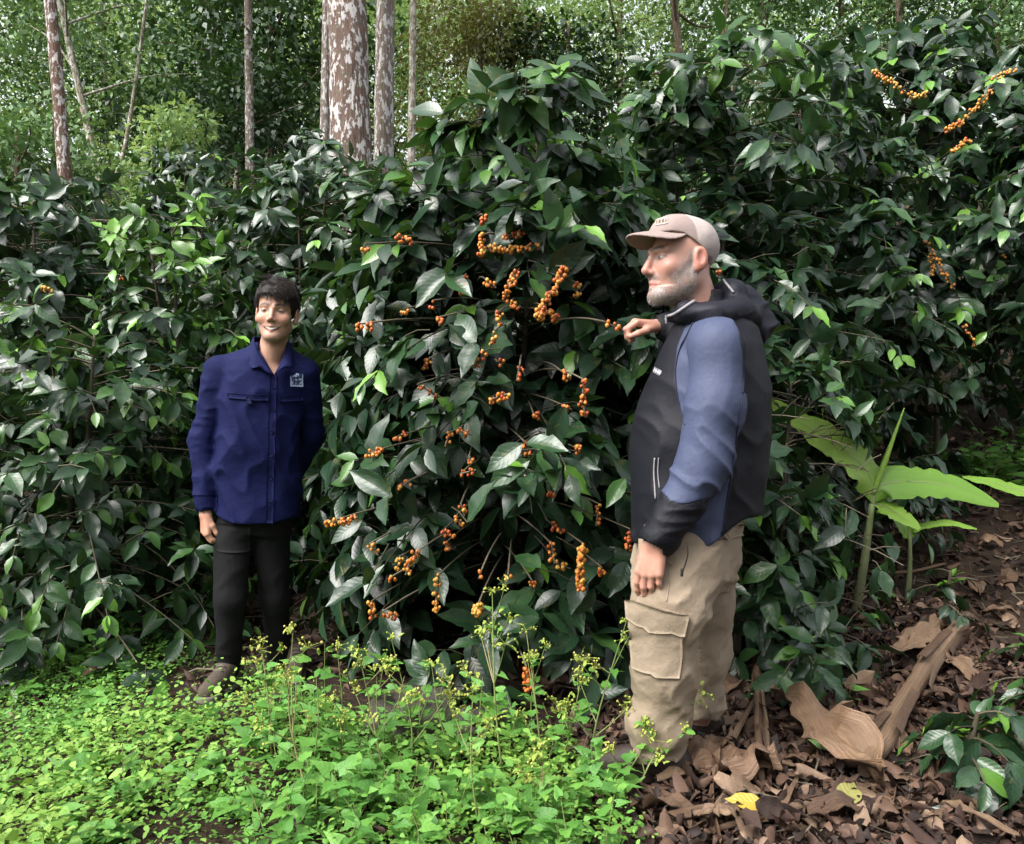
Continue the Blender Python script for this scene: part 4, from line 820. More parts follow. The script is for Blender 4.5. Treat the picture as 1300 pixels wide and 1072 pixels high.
# banana plants
m_ban = leaf_mat('banana_leaf', [(0, (.09, .24, .035)), (.5, (.17, .36, .05)), (1, (.30, .48, .08))], .42, 30, .2, .3, (.35, .55, .06), spec=.45, rnd=.3, vcol=.15)
m_bst = tint_mat('banana_stem', [(0, (.05, .035, .025)), (.45, (.13, .14, .07)), (1, (.26, .33, .13))], .5, 18, .4, .2)
def banana_leaf(root, org, pts, wid, nrm_dir, tint, seed, sag=.25):
    nu, nv = 26, 9; c = poly(pts, nu); t_ = nrm(np.gradient(c, axis=0)); n = np.asarray(nrm_dir, float); n = nrm(n - (t_ * n).sum(-1, keepdims=True) * t_); s = np.cross(n, t_)
    q = np.linspace(0, 1, nu); w = wid * np.sin(math.pi * np.clip(q, .0, .985) ** .75) ** .55 * np.clip(q * 9, .12, 1); v = np.linspace(-1, 1, nv)
    w = w * (1 - .18 * (vnoise(np.stack([q * 23, 0 * q, 0 * q + seed], -1), seed + 5) > .45)); r = np.random.default_rng(seed); rip = .035 * np.sin(q * 40 + seed)[:, None] * np.abs(v)[None] ** 2 + .08 * vnoise(np.stack([q * 9, 0 * q, 0 * q + seed], -1), seed)[:, None] * v[None] ** 2
    V = c[:, None] + s[:, None] * (v[None] * w[:, None])[..., None] + n[:, None] * ((sag * np.abs(v)[None] * (1 - 1.0 * np.abs(v)[None]) + rip * 1.0) * w[:, None])[..., None]
    V = V.reshape(-1, 3); i_ = np.arange(nu - 1)[:, None] * nv + np.arange(nv - 1)[None]; Q = np.stack([i_, i_ + nv, i_ + nv + 1, i_ + 1], -1).reshape(-1, 4)
    UV = np.stack(np.meshgrid(q, (v + 1) / 2, indexing='ij'), -1).reshape(-1, 2)
    o = add_obj('leaf', make_mesh('leaf', V - org, [Q], m_ban, True, {'tint': np.full(len(V), tint)}, UV), root)
    mb = MB(); mb.tube(c - n * .004, np.linspace(.011, .003, nu), 6, .8, cap=False); mb.build('midrib', m_bst, o, org)
def banana(base, top, rad, label, leaves, spear=None):
    base = np.asarray(base, float); root = empty('banana_plant', base); tag(root, label, 'banana plant'); mb = MB()
    c = poly([base - np.array([0, 0, .05]), (base + top) / 2 + np.array([.01, 0, 0]), top], 14); mb.tube(c, np.linspace(rad, rad * .55, 14), 10, np.linspace(.1, .9, 14).repeat(10).tolist() + [.1, .9], wob=.06); mb.build('pseudostem', m_bst, root, base)
    for k, (pts, w, nd_, ti) in enumerate(leaves): banana_leaf(root, base, pts, w, nd_, ti, k + 1)
    if spear:
        mb = MB(); mb.tube(poly(spear, 14), np.concatenate([np.linspace(.012, .016, 7), np.linspace(.016, .003, 7)]), 8, .9); mb.build('furled_leaf', m_ban, root, base)
b1 = at_ground(1083, 785); D1 = b1[1]; p = lambda u, v, dd=0: PX(u, v, D1 + dd)
banana(b1, p(1107, 640), .028, 'taller young banana plant with a furled leaf in the dead leaves', [
    ([p(1108, 640), p(1104, 605), p(1070, 570), p(1025, 542), p(970, 505, .0)], .14, (.25, -.75, .6), .9),
    ([p(1108, 640), p(1118, 616), p(1165, 612), p(1215, 620), p(1268, 642)], .10, (0, -.75, .45), .45),
    ([p(1108, 640), p(1120, 642), p(1142, 654, -.08), p(1168, 672, -.15)], .085, (.1, -.55, .8), .9)],
    spear=[p(1108, 628), p(1122, 590), p(1148, 518)])
b2 = at_ground(1150, 772); D2 = b2[1]; p = lambda u, v, dd=0: PX(u, v, D2 + dd)
banana(b2, p(1155, 682), .017, 'smaller banana sucker beside the taller banana plant', [
    ([p(1155, 684), p(1160, 672), p(1200, 664, -.1), p(1240, 672, -.2)], .05, (0, -.4, .9), .75),
    ([p(1155, 684), p(1148, 672), p(1135, 655), p(1118, 640)], .05, (0, -.5, .8), .8)])
b3 = at_ground(1352, 770); D3 = b3[1]; p = lambda u, v, dd=0: PX(u, v, D3 + dd)
banana(b3, p(1350, 660), .03, 'banana plant reaching one leaf in over the brown litter', [
    ([p(1350, 660), p(1335, 635), p(1290, 622), p(1255, 612), p(1222, 606)], .06, (0, -.6, .8), .6), ([p(1350, 660), p(1370, 630), p(1420, 610), p(1470, 620)], .1, (0, -.4, .9), .5)],
    spear=[p(1350, 650), p(1355, 600), p(1365, 520)])
# ---------------------------------------------------------------- signed-distance modelling (people)
def sm(a, b, k):
    h = np.clip(.5 + .5 * (b - a) / k, 0, 1); return b + (a - b) * h - k * h * (1 - h)
def smax(a, b, k): return -sm(-a, -b, k)
def ell(p, c, r):
    q = p - np.asarray(c, np.float32); r = np.asarray(r, np.float32); k0 = np.linalg.norm(q / r, axis=-1); k1 = np.linalg.norm(q / (r * r), axis=-1)
    return k0 * (k0 - 1) / np.maximum(k1, 1e-6)
def cap(p, a, b, ra, rb):
    a = np.asarray(a, np.float32); b = np.asarray(b, np.float32); ba = b - a; pa = p - a
    t = np.clip(pa @ ba / max(float(ba @ ba), 1e-9), 0, 1); return np.linalg.norm(pa - t[..., None] * ba, axis=-1) - (ra + (rb - ra) * t)
def chain(p, pts, rads, k=.02):
    d = None
    for a, b, ra, rb in zip(pts[:-1], pts[1:], rads[:-1], rads[1:]):
        e = cap(p, a, b, ra, rb); d = e if d is None else sm(d, e, k)
    return d
def loft(p, table, L, F):
    """stack of ellipses: rows (z, cx, cy, a, b); L, F lateral and forward axes in plan"""
    T = np.asarray(table, float); z = p[..., 2]; o = np.argsort(T[:, 0]); T = T[o]
    cx, cy, a, b = (np.interp(z, T[:, 0], T[:, j]) for j in (1, 2, 3, 4))
    dx, dy = p[..., 0] - cx, p[..., 1] - cy; l = dx * L[0] + dy * L[1]; f = dx * F[0] + dy * F[1]
    q = np.sqrt((l / a) ** 2 + (f / b) ** 2); d = (q - 1) * np.minimum(a, b)
    return np.maximum(d, np.maximum(z - T[-1, 0], T[0, 0] - z))
def sdf_mesh(f, lo, hi, h, block=8, slack=1.9):
    """sparse surface nets; returns V, Q"""
    lo = np.asarray(lo, float); hi = np.asarray(hi, float); bs = h * block
    nb = np.ceil((hi - lo) / bs).astype(int)
    B = np.stack(np.meshgrid(*[np.arange(n) for n in nb], indexing='ij'), -1).reshape(-1, 3)
    d = f((lo + (B + .5) * bs).astype(np.float32)); B = B[np.abs(d) < bs * .87 * slack]
    g = np.stack(np.meshgrid(*[np.arange(block + 1)] * 3, indexing='ij'), -1).reshape(-1, 3)
    ND = nb * block + 2; VP = []; VI = []; ED = []
    corners = np.array([[i >> 2 & 1, i >> 1 & 1, i & 1] for i in range(8)])
    edges = [(a, b) for a in range(8) for b in range(a + 1, 8) if bin(a ^ b).count('1') == 1]
    for s in range(0, len(B), 600):
        bb = B[s:s + 600]; I = (bb[:, None] * block + g[None]); P = (lo + I * h).astype(np.float32)
        D = f(P.reshape(-1, 3)).reshape(len(bb), block + 1, block + 1, block + 1)
        S = D < 0; c = [D[:, i:i + block, j:j + block, k:k + block] for i, j, k in corners]
        sg = np.stack([x < 0 for x in c]); mixed = sg.any(0) & ~sg.all(0); w = np.nonzero(mixed)
        if not len(w[0]): continue
        cv = np.stack([x[w] for x in c], -1); pos = np.zeros((len(w[0]), 3)); cnt = np.zeros(len(w[0]))
        for a, b in edges:
            x = (cv[:, a] < 0) != (cv[:, b] < 0); t = np.where(x, cv[:, a] / np.where(x, cv[:, a] - cv[:, b], 1), 0)
            pos += x[:, None] * (corners[a] + t[:, None] * (corners[b] - corners[a])); cnt += x
        pos /= cnt[:, None]; cell = bb[w[0]] * block + np.stack(w[1:], -1)
        VP.append(lo + (cell + pos) * h); VI.append(cell)
        for ax in range(3):
            e = [0, 0, 0]; e[ax] = 1; o = 4 * e[0] + 2 * e[1] + e[2]
            x = (cv[:, 0] < 0) != (cv[:, o] < 0); ED.append((ax, cell[x], cv[x, 0] < 0))
    V = np.concatenate(VP); C = np.concatenate(VI); key = lambda c: (c[:, 0] * ND[1] + c[:, 1]) * ND[2] + c[:, 2]
    K = key(C); od = np.argsort(K); K = K[od]; V = V[od]; Qs = []
    def find(c):
        k = key(c); i = np.clip(np.searchsorted(K, k), 0, len(K) - 1); return np.where(K[i] == k, i, -1)
    for ax, c, inside in ED:
        if not len(c): continue
        b_, c_ = [(1, 2), (2, 0), (0, 1)][ax]; eb = np.zeros(3, int); eb[b_] = 1; ec = np.zeros(3, int); ec[c_] = 1
        q = np.stack([find(c), find(c - eb), find(c - eb - ec), find(c - ec)], -1); ok = (q >= 0).all(1); q = q[ok]; ins = inside[ok]
        Qs.append(np.where(ins[:, None], q, q[:, ::-1]))
    return V, np.concatenate(Qs)
def relax(V, Q, it=1, lam=.5):
    for _ in range(it):
        s = np.zeros_like(V); n = np.zeros(len(V))
        for a in range(4):
            for b in ((a + 1) % 4, (a + 3) % 4): np.add.at(s, Q[:, a], V[Q[:, b]]); np.add.at(n, Q[:, a], 1)
        V = V + lam * (s / np.maximum(n, 1)[:, None] - V)
    return V
def sdf_obj(name, f, lo, hi, h, mat, parent, org, attrs=None, it=1, lam=.5):
    V, Q = sdf_mesh(f, lo, hi, h); V = relax(V, Q, it, lam)
    at = attrs(V) if attrs else {'tint': np.full(len(V), .5)}
    return add_obj(name, make_mesh(name, V - org, [Q], mat, True, at), parent)
def ray_hit(f, u, v, d0=2.0, d1=4.2, n=60):
    """first surface point along a photo pixel's ray"""
    u = np.asarray(u, float); v = np.asarray(v, float); dirs = np.stack([(u - CU) / FPX, np.ones_like(u), -(v - CV) / FPX], -1); d = np.full(u.shape, d0)
    cpos = np.array([0, 0, CZ])
    for _ in range(n): d = np.minimum(d + np.clip(f((cpos + dirs * d[..., None]).astype(np.float32).reshape(-1, 3)).reshape(u.shape), -.05, .2) * .8, d1)
    return cpos + dirs * d[..., None]
def patch(name, f, quad, mat, parent, org, nu=10, nv=10, lift=.004, thick=.004, d0=2.0, d1=4.2, col=None, edge=None, hits=None):
    """thin piece of cloth laid on surface f; quad = 4 photo-pixel corners (tl, tr, br, bl)"""
    s, t = np.meshgrid(np.linspace(0, 1, nu), np.linspace(0, 1, nv), indexing='ij'); q = np.asarray(quad, float)
    uv = (q[0] * ((1 - s) * (1 - t))[..., None] + q[1] * (s * (1 - t))[..., None] + q[2] * (s * t)[..., None] + q[3] * ((1 - s) * t)[..., None])
    if edge is not None: uv = edge(uv, s, t)
    H = ray_hit(f, uv[..., 0], uv[..., 1], d0, d1); e = 2e-3; H32 = H.reshape(-1, 3).astype(np.float32)
    N = nrm(np.stack([f(H32 + np.eye(3, dtype=np.float32)[k] * e) - f(H32 - np.eye(3, dtype=np.float32)[k] * e) for k in range(3)], -1)).reshape(H.shape)
    top = (H + N * (lift + thick)).reshape(-1, 3); bot = (H + N * (lift - .012)).reshape(-1, 3)
    i_ = np.arange(nu - 1)[:, None] * nv + np.arange(nv - 1)[None]; Q = np.stack([i_, i_ + nv, i_ + nv + 1, i_ + 1], -1).reshape(-1, 4); n = len(top)
    rim = np.concatenate([np.arange(nv), np.arange(1, nu) * nv + nv - 1, (nu - 1) * nv + np.arange(nv - 2, -1, -1), np.arange(nu - 2, 0, -1) * nv]); r2 = np.roll(rim, -1)
    S = np.stack([rim, r2, r2 + n, rim + n], -1)
    V = np.concatenate([top, bot]); at = {'tint': np.full(len(V), .5)}
    if col is not None: at['col'] = np.concatenate([col(s, t).reshape(-1, 3)] * 2)
    return add_obj(name, make_mesh(name, V - org, [np.concatenate([Q[:, ::-1], S])], mat, True, at), parent)

# heads are modelled in local units: x to the person's left, y forward, z up, eyes near z = 0
def head_frame(c, fwd, roll=0.0, pitch=0.0, scale=1.0):
    f = nrm(np.array([fwd[0], fwd[1], math.tan(pitch) * math.hypot(fwd[0], fwd[1])])); l = nrm(np.cross([0, 0, 1.], f)); u = np.cross(f, l)
    l2 = l * math.cos(roll) + u * math.sin(roll); u2 = u * math.cos(roll) - l * math.sin(roll)
    A = np.stack([l2, f, u2], 0).astype(np.float32); c = np.asarray(c, np.float32)
    to = lambda P: ((P - c) @ A.T) / np.float32(scale)
    back = lambda p: c + (np.asarray(p, float) * scale) @ A
    return to, back
def head_sdf(p, smile=0.0, wide=1.0, beard=0.0, neck_dir=(0, -.035, -.20), neck_r=.056, cran=((0, -.012, .048), (.0765, .097, .087)), nose=.0098):
    q = p.copy(); q[:, 0] = np.abs(q[:, 0]) / wide
    d = ell(q, *cran)
    d = sm(d, ell(q, (0, .030, -.030), (.064 - .003 * smile, .066, .090)), .03)
    d = sm(d, cap(q, (.050 - .005 * smile, -.005, -.055), (.020 - .003 * smile, .070, -.098), .021, .018), .022)
    d = sm(d, ell(q, (0, .082, -.100), (.024, .018, .018)), .018)
    d = sm(d, ell(q, (.043, .062, -.022), (.024, .022, .022)), .018)
    d = sm(d, cap(q, (.012, .090, .026), (.046, .072, .026), .010, .009), .014)
    d = smax(d, -ell(q, (.032, .107, .005), (.019, .020, .011)), .012)
    d = sm(d, ell(q, (.032, .0765, .004), (.0135, .0125, .0125)), .004)
    d = sm(d, cap(q, (0, .094, .012), (0, .112, -.028), .0070, nose), .012)
    d = sm(d, ell(q, (.0120, .098, -.034), (.007, .010, .0068)), .008)
    if smile:
        d = sm(d, ell(q, (.040, .064, -.030), (.016, .017, .013)), .018)        # raised cheeks
        zc = -.067 + 9 * q[:, 0] ** 2
        m = np.maximum(np.abs(p[:, 2] - zc) - .0065 * (1 - (q[:, 0] / .030) ** 2), np.abs(q[:, 0]) - .028)
        lip = cap(q, (0, .094, -.058), (.029, .080, -.054), .0055, .004); d = sm(d, lip, .006)
        lip = cap(q, (0, .093, -.078), (.029, .080, -.056), .0065, .004); d = sm(d, lip, .006)
    else:
        d = sm(d, cap(q, (0, .096, -.062), (.024, .084, -.066), .0065, .004), .007)
        d = sm(d, cap(q, (0, .093, -.075), (.022, .084, -.069), .0075, .004), .007)
    # ear
    e = p.copy(); e[:, 0] = q[:, 0] - .076; ear = ell(e, (.004, -.016, -.002), (.010, .021, .033)); ear = smax(ear, -ell(e, (.013, -.012, .002), (.007, .011, .019)), .006)
    ear = sm(ear, ell(e, (.000, -.006, -.028), (.008, .010, .012)), .01)
    d = sm(d, ear, .006)
    if beard:
        w = beard_mask(p); d = d - beard * w
    nk = cap(p, (0, -.022, -.05), neck_dir, neck_r, neck_r * 1.04); d = sm(d, nk, .025)
    return d
def beard_mask(p):
    x = np.abs(p[:, 0]); y, z = p[:, 1], p[:, 2]
    line = -.045 + .075 * smooth01(-y, -.075, .005)                # rises towards the ear as sideburn
    m = smooth01(line - z, -.018, .024) * smooth01(y, -.030, -.005)
    cheek = smooth01((z + .052) / .03 + (.058 - y) / .03, -1.2, .2)
    mo = np.exp(-((z + .048) / .008) ** 2) * smooth01(.034 - x, 0, .008) * (y > .07)
    m = np.maximum(m * np.clip(cheek + (z < -.075), 0, 1), mo * .9)
    lips = np.exp(-((z + .068) / .008) ** 2) * smooth01(.026 - x, 0, .006) * (y > .07)
    return m * (1 - lips) * smooth01(z, -.145, -.12) * smooth01(y, -.016, -.004) * (x < .078)
def mixv(a, b, m): return a * (1 - m[:, None]) + np.asarray(b, float) * m[:, None]
def face_color(p, skin, red, brow, smile=0.0, eye=(.03, .018, .01), lip=(.42, .16, .13), beard=None, stubble=None):
    x = np.abs(p[:, 0]); y, z = p[:, 1], p[:, 2]; C = np.tile(np.asarray(skin, float), (len(p), 1)); front = smooth01(y, .045, .065)
    C *= (1 + .10 * fbm(p * 55, 5, 2))[:, None]
    C = mixv(C, red, .35 * np.exp(-((x - .045) / .022) ** 2 - ((z + .03) / .022) ** 2) * front)
    C = mixv(C, red, .65 * np.exp(-(x / .020) ** 2 - ((z + .026) / .018) ** 2) * front)
    C = mixv(C, red, .7 * smooth01(x, .074, .082) * (np.abs(z) < .05))
    if stubble is not None: C = mixv(C, stubble, .38 * np.maximum(beard_mask(p), 0))
    if beard is not None:
        w = beard_mask(p); g = fbm(p * np.array([260, 260, 90]), 8, 2); dark = smooth01(x, .05, .01) * smooth01(z, -.075, -.05) * .0 + .25 * smooth01(y, .02, .06) * smooth01(-z, .075, .11)
        bc = np.asarray(beard, float)[None] * (1 + .45 * g - dark)[:, None]; w = np.clip(w * (.80 + .35 * fbm(p * 45, 11, 2)), 0, .9); C = C * (1 - w)[:, None] + bc * w[:, None]
    # brows
    bz = .0280 + .0035 * np.clip((x - .012) / .02, 0, 1) - .22 * np.clip(x - .034, 0, 1); bm = np.exp(-((z - bz) / .0056) ** 4) * smooth01(x, .008, .014) * smooth01(.056 - x, 0, .012) * front
    C = mixv(C, brow, .97 * bm)
    # eyes: lids, white, iris
    ex = (x - .032) / .0155; op = .0040 if smile else .0050; ez = (z - .004 + .12 * np.abs(x - .032) * 0) ; inside = smooth01(1 - (ex ** 2 + (ez / op) ** 2), 0, .25) * front
    rim = np.exp(-((np.sqrt(ex ** 2 + (ez / (op * 1.25)) ** 2) - 1.0) / .20) ** 2) * front
    C = mixv(C, np.asarray(brow) * .7, .75 * rim * np.where(ez > -.001, 1, .55)); C = mixv(C, (.20, .16, .145) if smile else (.34, .30, .28), .9 * inside)
    iris = smooth01(.0072 - np.hypot(x - .032, ez), 0, .002) * inside; C = mixv(C, eye, iris)
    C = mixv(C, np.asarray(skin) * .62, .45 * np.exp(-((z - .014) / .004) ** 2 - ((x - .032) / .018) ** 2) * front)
    # nostrils, mouth
    C = mixv(C, (.10, .03, .02), .8 * np.exp(-((x - .009) / .004) ** 2 - ((z + .041) / .003) ** 2) * front)
    if smile:
        zc = -.069 + 7.5 * x ** 2; hw = .031; hh = .0058 * np.sqrt(np.clip(1 - (x / hw) ** 2, 0, 1))
        lipm = smooth01(hh + .0052 - np.abs(z - zc), 0, .003) * smooth01(hw + .005 - x, 0, .004) * front; C = mixv(C, lip, .8 * lipm)
        te = smooth01(hh * .80 - np.abs(z - zc - .0016), -.0003, .0015) * smooth01(hw - .002 - x, 0, .003) * front; C = mixv(C, (.10, .03, .028), smooth01(hh + .0012 - np.abs(z - zc), 0, .0015) * smooth01(hw + .001 - x, 0, .003) * front); C = mixv(C, (.46, .42, .38), te * smooth01(hw * .86 - x, 0, .004))
        fold = np.exp(-((x - (.026 + .42 * (-.035 - z))) / .0035) ** 2) * (z < -.03) * (z > -.08) * front; C = mixv(C, np.asarray(skin) * .6, .35 * fold)
    else:
        lm = smooth01(.0095 - np.abs(z + .0685), 0, .004) * smooth01(.026 - x, 0, .006) * front; C = mixv(C, lip, .8 * lm)
        C = mixv(C, (.12, .04, .035), .8 * np.exp(-((z + .0685) / .0016) ** 2) * smooth01(.026 - x, 0, .004) * front)
    return np.clip(C, .002, 1)
def hand_sdf(P, w, h, n, side, scale=1.0, curl=(.5, .7, .4), spread=.004, thumb=(.75, .45, .25), curls=None):
    """w wrist, h towards the fingers, n palm normal, side = +-1: where the thumb sits along cross(h, n)"""
    h = nrm(h); n = nrm(n - np.dot(n, h) * h); t = side * np.cross(h, n); p = (P - w) / scale; d = cap(p, -h * .05, h * .005, .027, .025)
    d = sm(d, cap(p, -h * .05 + t * .008, t * .010, .020, .022), .01); d = sm(d, cap(p, -h * .05 - t * .008, -t * .010, .020, .022), .01)
    L = [.074, .082, .076, .060]; base = [.086, .090, .086, .078]; rad = [.0088, .0092, .0088, .0076]; fin = None
    for k in range(4):
        o = (.030 - .020 * k); kn = h * base[k] + t * o; d = sm(d, cap(p, t * o * .65 + h * .012, kn, .0165, .0125), .012)
        cs = curls[k] if curls else curl; a = 0; q = kn; dirs = None; pts = [q]; spr = t * (1.5 - k) * spread * 8
        for l, c_ in zip((.46, .31, .23), cs): a += c_; dv = nrm(h * math.cos(a) + n * math.sin(a) + spr * .25); q = q + dv * L[k] * l; pts.append(q)
        e = chain(p, pts, [rad[k] * 1.12, rad[k] * 1.04, rad[k] * .95, rad[k] * .80], .004); fin = e if fin is None else np.minimum(fin, e)
    d = sm(d, fin, .005)
    tb = [h * .018 + t * .022 + n * .004]; a1, a2, a3 = thumb; d1 = nrm(h * math.cos(a1) + t * math.sin(a1) + n * .35); d2 = nrm(h * math.cos(a2) + t * math.sin(a2) * .6 + n * .5); d3 = nrm(h * math.cos(a3) + t * math.sin(a3) * .2 + n * .55)
    tb += [tb[0] + d1 * .042]; tb += [tb[1] + d2 * .034]; tb += [tb[2] + d3 * .026]
    d = sm(d, chain(p, tb, [.0145, .0120, .0105, .0085], .006), .010)
    return d * scale

m_skin, t, b, _ = new_mat('skin'); at = nd(t, 'Attribute', attribute_name='col'); n1 = noise(t, 220, 3, objco(t))
t.links.new(mixc(t, math_(t, 'MULTIPLY', n1.outputs['Fac'], .22), at.outputs['Color'], mixc(t, 1.0, at.outputs['Color'], (.72, .62, .58), 'MULTIPLY')), b.inputs['Base Color'])
b.inputs['Roughness'].default_value = .48; b.inputs['Subsurface Weight'].default_value = .12; b.inputs['Subsurface Radius'].default_value = (.6, .2, .1); b.inputs['Subsurface Scale'].default_value = .008
bump(t, b, n1.outputs['Fac'], .12, .002)
def cloth_mat(name, rough=.8, weave=900, bstr=.25, spec=.3, col=None, sheen=0.0, wr=18, wstr=.25):
    m, t, b, _ = new_mat(name); oc = objco(t); n1 = noise(t, weave, 2, oc); n2 = noise(t, wr, 4, oc, .6); n3 = noise(t, 5, 3, oc)
    if col is None: c = nd(t, 'Attribute', attribute_name='col').outputs['Color']
    else:
        rgb = nd(t, 'RGB'); rgb.outputs[0].default_value = (*col, 1); c = rgb.outputs[0]
    c = mixc(t, math_(t, 'MULTIPLY', n1.outputs['Fac'], .35), c, mixc(t, 1.0, c, (.6, .6, .6), 'MULTIPLY')); c = mixc(t, math_(t, 'MULTIPLY', n3.outputs['Fac'], .35), c, mixc(t, 1.0, c, (.7, .7, .72), 'MULTIPLY'))
    t.links.new(c, b.inputs['Base Color']); b.inputs['Roughness'].default_value = rough; b.inputs['Specular IOR Level'].default_value = spec
    if sheen: b.inputs['Sheen Weight'].default_value = sheen
    h = math_(t, 'ADD', math_(t, 'MULTIPLY', n2.outputs['Fac'], 1.0), math_(t, 'MULTIPLY', n1.outputs['Fac'], .06)); bump(t, b, h, wstr, .02)
    return m
def strands(name, roots, dirs, length, rad, mat, parent, org, r, grav=.3, tint=(.2, .8), bend=.3, seg=3):
    mb = MB()
    for p, d in zip(roots, dirs):
        l = length * r.uniform(.6, 1.25); d = nrm(d); s = np.linspace(0, 1, seg + 1)[:, None]; b_ = r.normal(size=3) * bend
        pts = p + d * s * l + (b_ * .3 + np.array([0, 0, -grav])) * s * s * l
        mb.tube(pts, np.linspace(rad, rad * .25, seg + 1), 3, r.uniform(*tint), cap=False)
    return mb.build(name, mat, parent, org)
def ridge(P, sc, seed, sharp=2.0):
    return (1 - np.abs(vnoise(P * np.asarray(sc, float), seed))) ** sharp
# ---------------------------------------------------------------- person in the navy shirt
def build_young():
    org = np.array([-1.07, 3.34, float(ground_z(-1.07, 3.34))]); root = empty('person', org)
    tag(root, 'smiling person in a navy long-sleeved shirt and black trousers, one arm behind the back', 'person')
    Z = org[2]; r = np.random.default_rng(3)
    hc = PX(351, 399, 3.30); to, back = head_frame(hc, (math.sin(.10), -math.cos(.10)), roll=-.06, pitch=-.03, scale=1.0)
    nb = PX(343, 462, 3.35); L = np.array([math.cos(.38), math.sin(.38)]); F = np.array([math.sin(.38), -math.cos(.38)])
    wr = PX(261, 652, 3.28)
    hand = lambda P: hand_sdf(P, wr, np.array([.04, -.08, -1.]), np.array([.75, .62, .05]), 1, .95, (.55, .75, .45), thumb=(.35, .1, -.1))
    neck_l = to(np.array([nb], np.float32))[0]
    headf = lambda P: head_sdf(to(P), 1.0, 1.0, neck_dir=tuple(neck_l), neck_r=.054)
    skin = np.array([.50, .285, .20]); red = np.array([.55, .22, .15]); dark = np.array([.018, .012, .010])
    parts = []
    def bust(P):
        d = headf(P); ch = ell(P, nb + np.array([0, .02, -.055]), (.10, .085, .06)); return sm(d, ch, .03)
    V, Q = sdf_mesh(bust, hc - np.array([.2, .2, .34]), hc + np.array([.2, .2, .17]), .0030); V = relax(V, Q, 1, .3); parts.append((V, Q, face_color(to(V.astype(np.float32)), skin, red, dark, 1.0, lip=(.36, .13, .11), stubble=(.20, .13, .10))))
    V, Q = sdf_mesh(hand, wr - np.array([.1, .1, .2]), wr + np.array([.1, .1, .07]), .0026); V = relax(V, Q, 1, .3)
    hc_ = np.tile(np.array([.52, .27, .19]), (len(V), 1)) * (1 + .12 * fbm(V * 45, 3, 2))[:, None]; parts.append((V, Q, hc_))
    # torso, arms and legs under the clothes
    hipc = PX(320, 668, 3.36); sh_r = PX(279, 472, 3.33); el_r = PX(259, 560, 3.33); sh_l = PX(387, 474, 3.38); el_l = PX(397, 552, 3.50); wr_l = PX(371, 606, 3.58)
    knee_r = PX(292, 762, 3.28); an_r = PX(290, 852, 3.32); knee_l = PX(349, 758, 3.42); an_l = PX(356, 852, 3.50); hip_r = PX(297, 668, 3.34); hip_l = PX(343, 668, 3.38)
    def under(P):
        d = cap(P, hipc + np.array([0, .02, .10]), nb + np.array([0, .04, -.16]), .075, .07)
        d = sm(d, chain(P, [sh_r, el_r, wr + np.array([0, 0, .03])], [.045, .036, .026]), .04); d = sm(d, chain(P, [sh_l, el_l, wr_l], [.045, .036, .028]), .04)
        d = sm(d, chain(P, [hip_r, knee_r, an_r], [.055, .042, .032]), .02); return sm(d, chain(P, [hip_l, knee_l, an_l], [.055, .042, .032]), .02)
    V, Q = sdf_mesh(under, org + np.array([-.45, -.35, .05]), org + np.array([.45, .45, 1.45]), .02); parts.append((V, Q, np.tile(skin, (len(V), 1))))
    n = 0; VV = []; QQ = []; CC = []
    for V, Q, C in parts: VV.append(V); QQ.append(Q + n); CC.append(C); n += len(V)
    add_obj('body', make_mesh('body', np.concatenate(VV) - org, [np.concatenate(QQ)], m_skin, True, {'col': np.concatenate(CC)}), root)
    # shirt
    c = lambda u, v, a, b_, dd=3.36: (PX(u, v, dd)[2], PX(u, v, dd)[0], dd, a, b_)
    T = [c(325, 668, .172, .124), c(326, 640, .168, .122), c(325, 600, .160, .116), c(329, 545, .160, .118), c(334, 500, .172, .120), c(338, 472, .172, .106), c(341, 458, .150, .090), c(343, 447, .085, .072), c(344, 436, .066, .066, 3.345)]
    vp = [PX(328, 446, 3.2), PX(348, 482, 3.2), PX(361, 448, 3.2)]
    def sleeve_r(P):
        d = chain(P, [sh_r, el_r, wr + np.array([0, 0, .018])], [.064, .054, .040], .03)
        q = P.astype(np.float32); fd = .008 * (ridge(q, (9, 9, 17), 31) - .5) * 1.3 + .004 * ridge(q, (16, 16, 34), 32); band = smooth01(P[:, 2], .79, .83) ; return d - fd * (.25 + .75 * band)
    def sleeve_l(P):
        return chain(P, [sh_l, el_l, wr_l], [.060, .050, .042], .03) - .008 * (ridge(P, (10, 10, 16), 33) - .4)
    def torso(P):
        d = loft(P, T, L, F); z = P[:, 2]
        sw = np.stack([P[:, 0] * 5.5 + P[:, 2] * 3.0, P[:, 1] * 4, P[:, 2] * 2.2 - P[:, 0] * 2.0], -1)
        fd = .022 * (ridge(sw, (1.3, 1, 1), 41, 2.5) - .35) * smooth01(1.36 - z, 0, .3) + .010 * ridge(sw, (2.6, 2, 3.0), 42, 2) * smooth01(1.42 - z, 0, .2)
        return d - fd
    def neck_hole(P): return cap(P, nb + np.array([.0, 0, -.02]), PX(349, 425, 3.32), .056, .062)
    def vcut(P):
        u, v = proj(P); w = np.interp(v, [430, 448, 478], [19, 15, 0.]); cx = np.interp(v, [430, 478], [345, 349]); return np.where(P[:, 1] < 3.36, np.maximum(np.abs(u - cx) - w, v - 478), 9.) * .0033
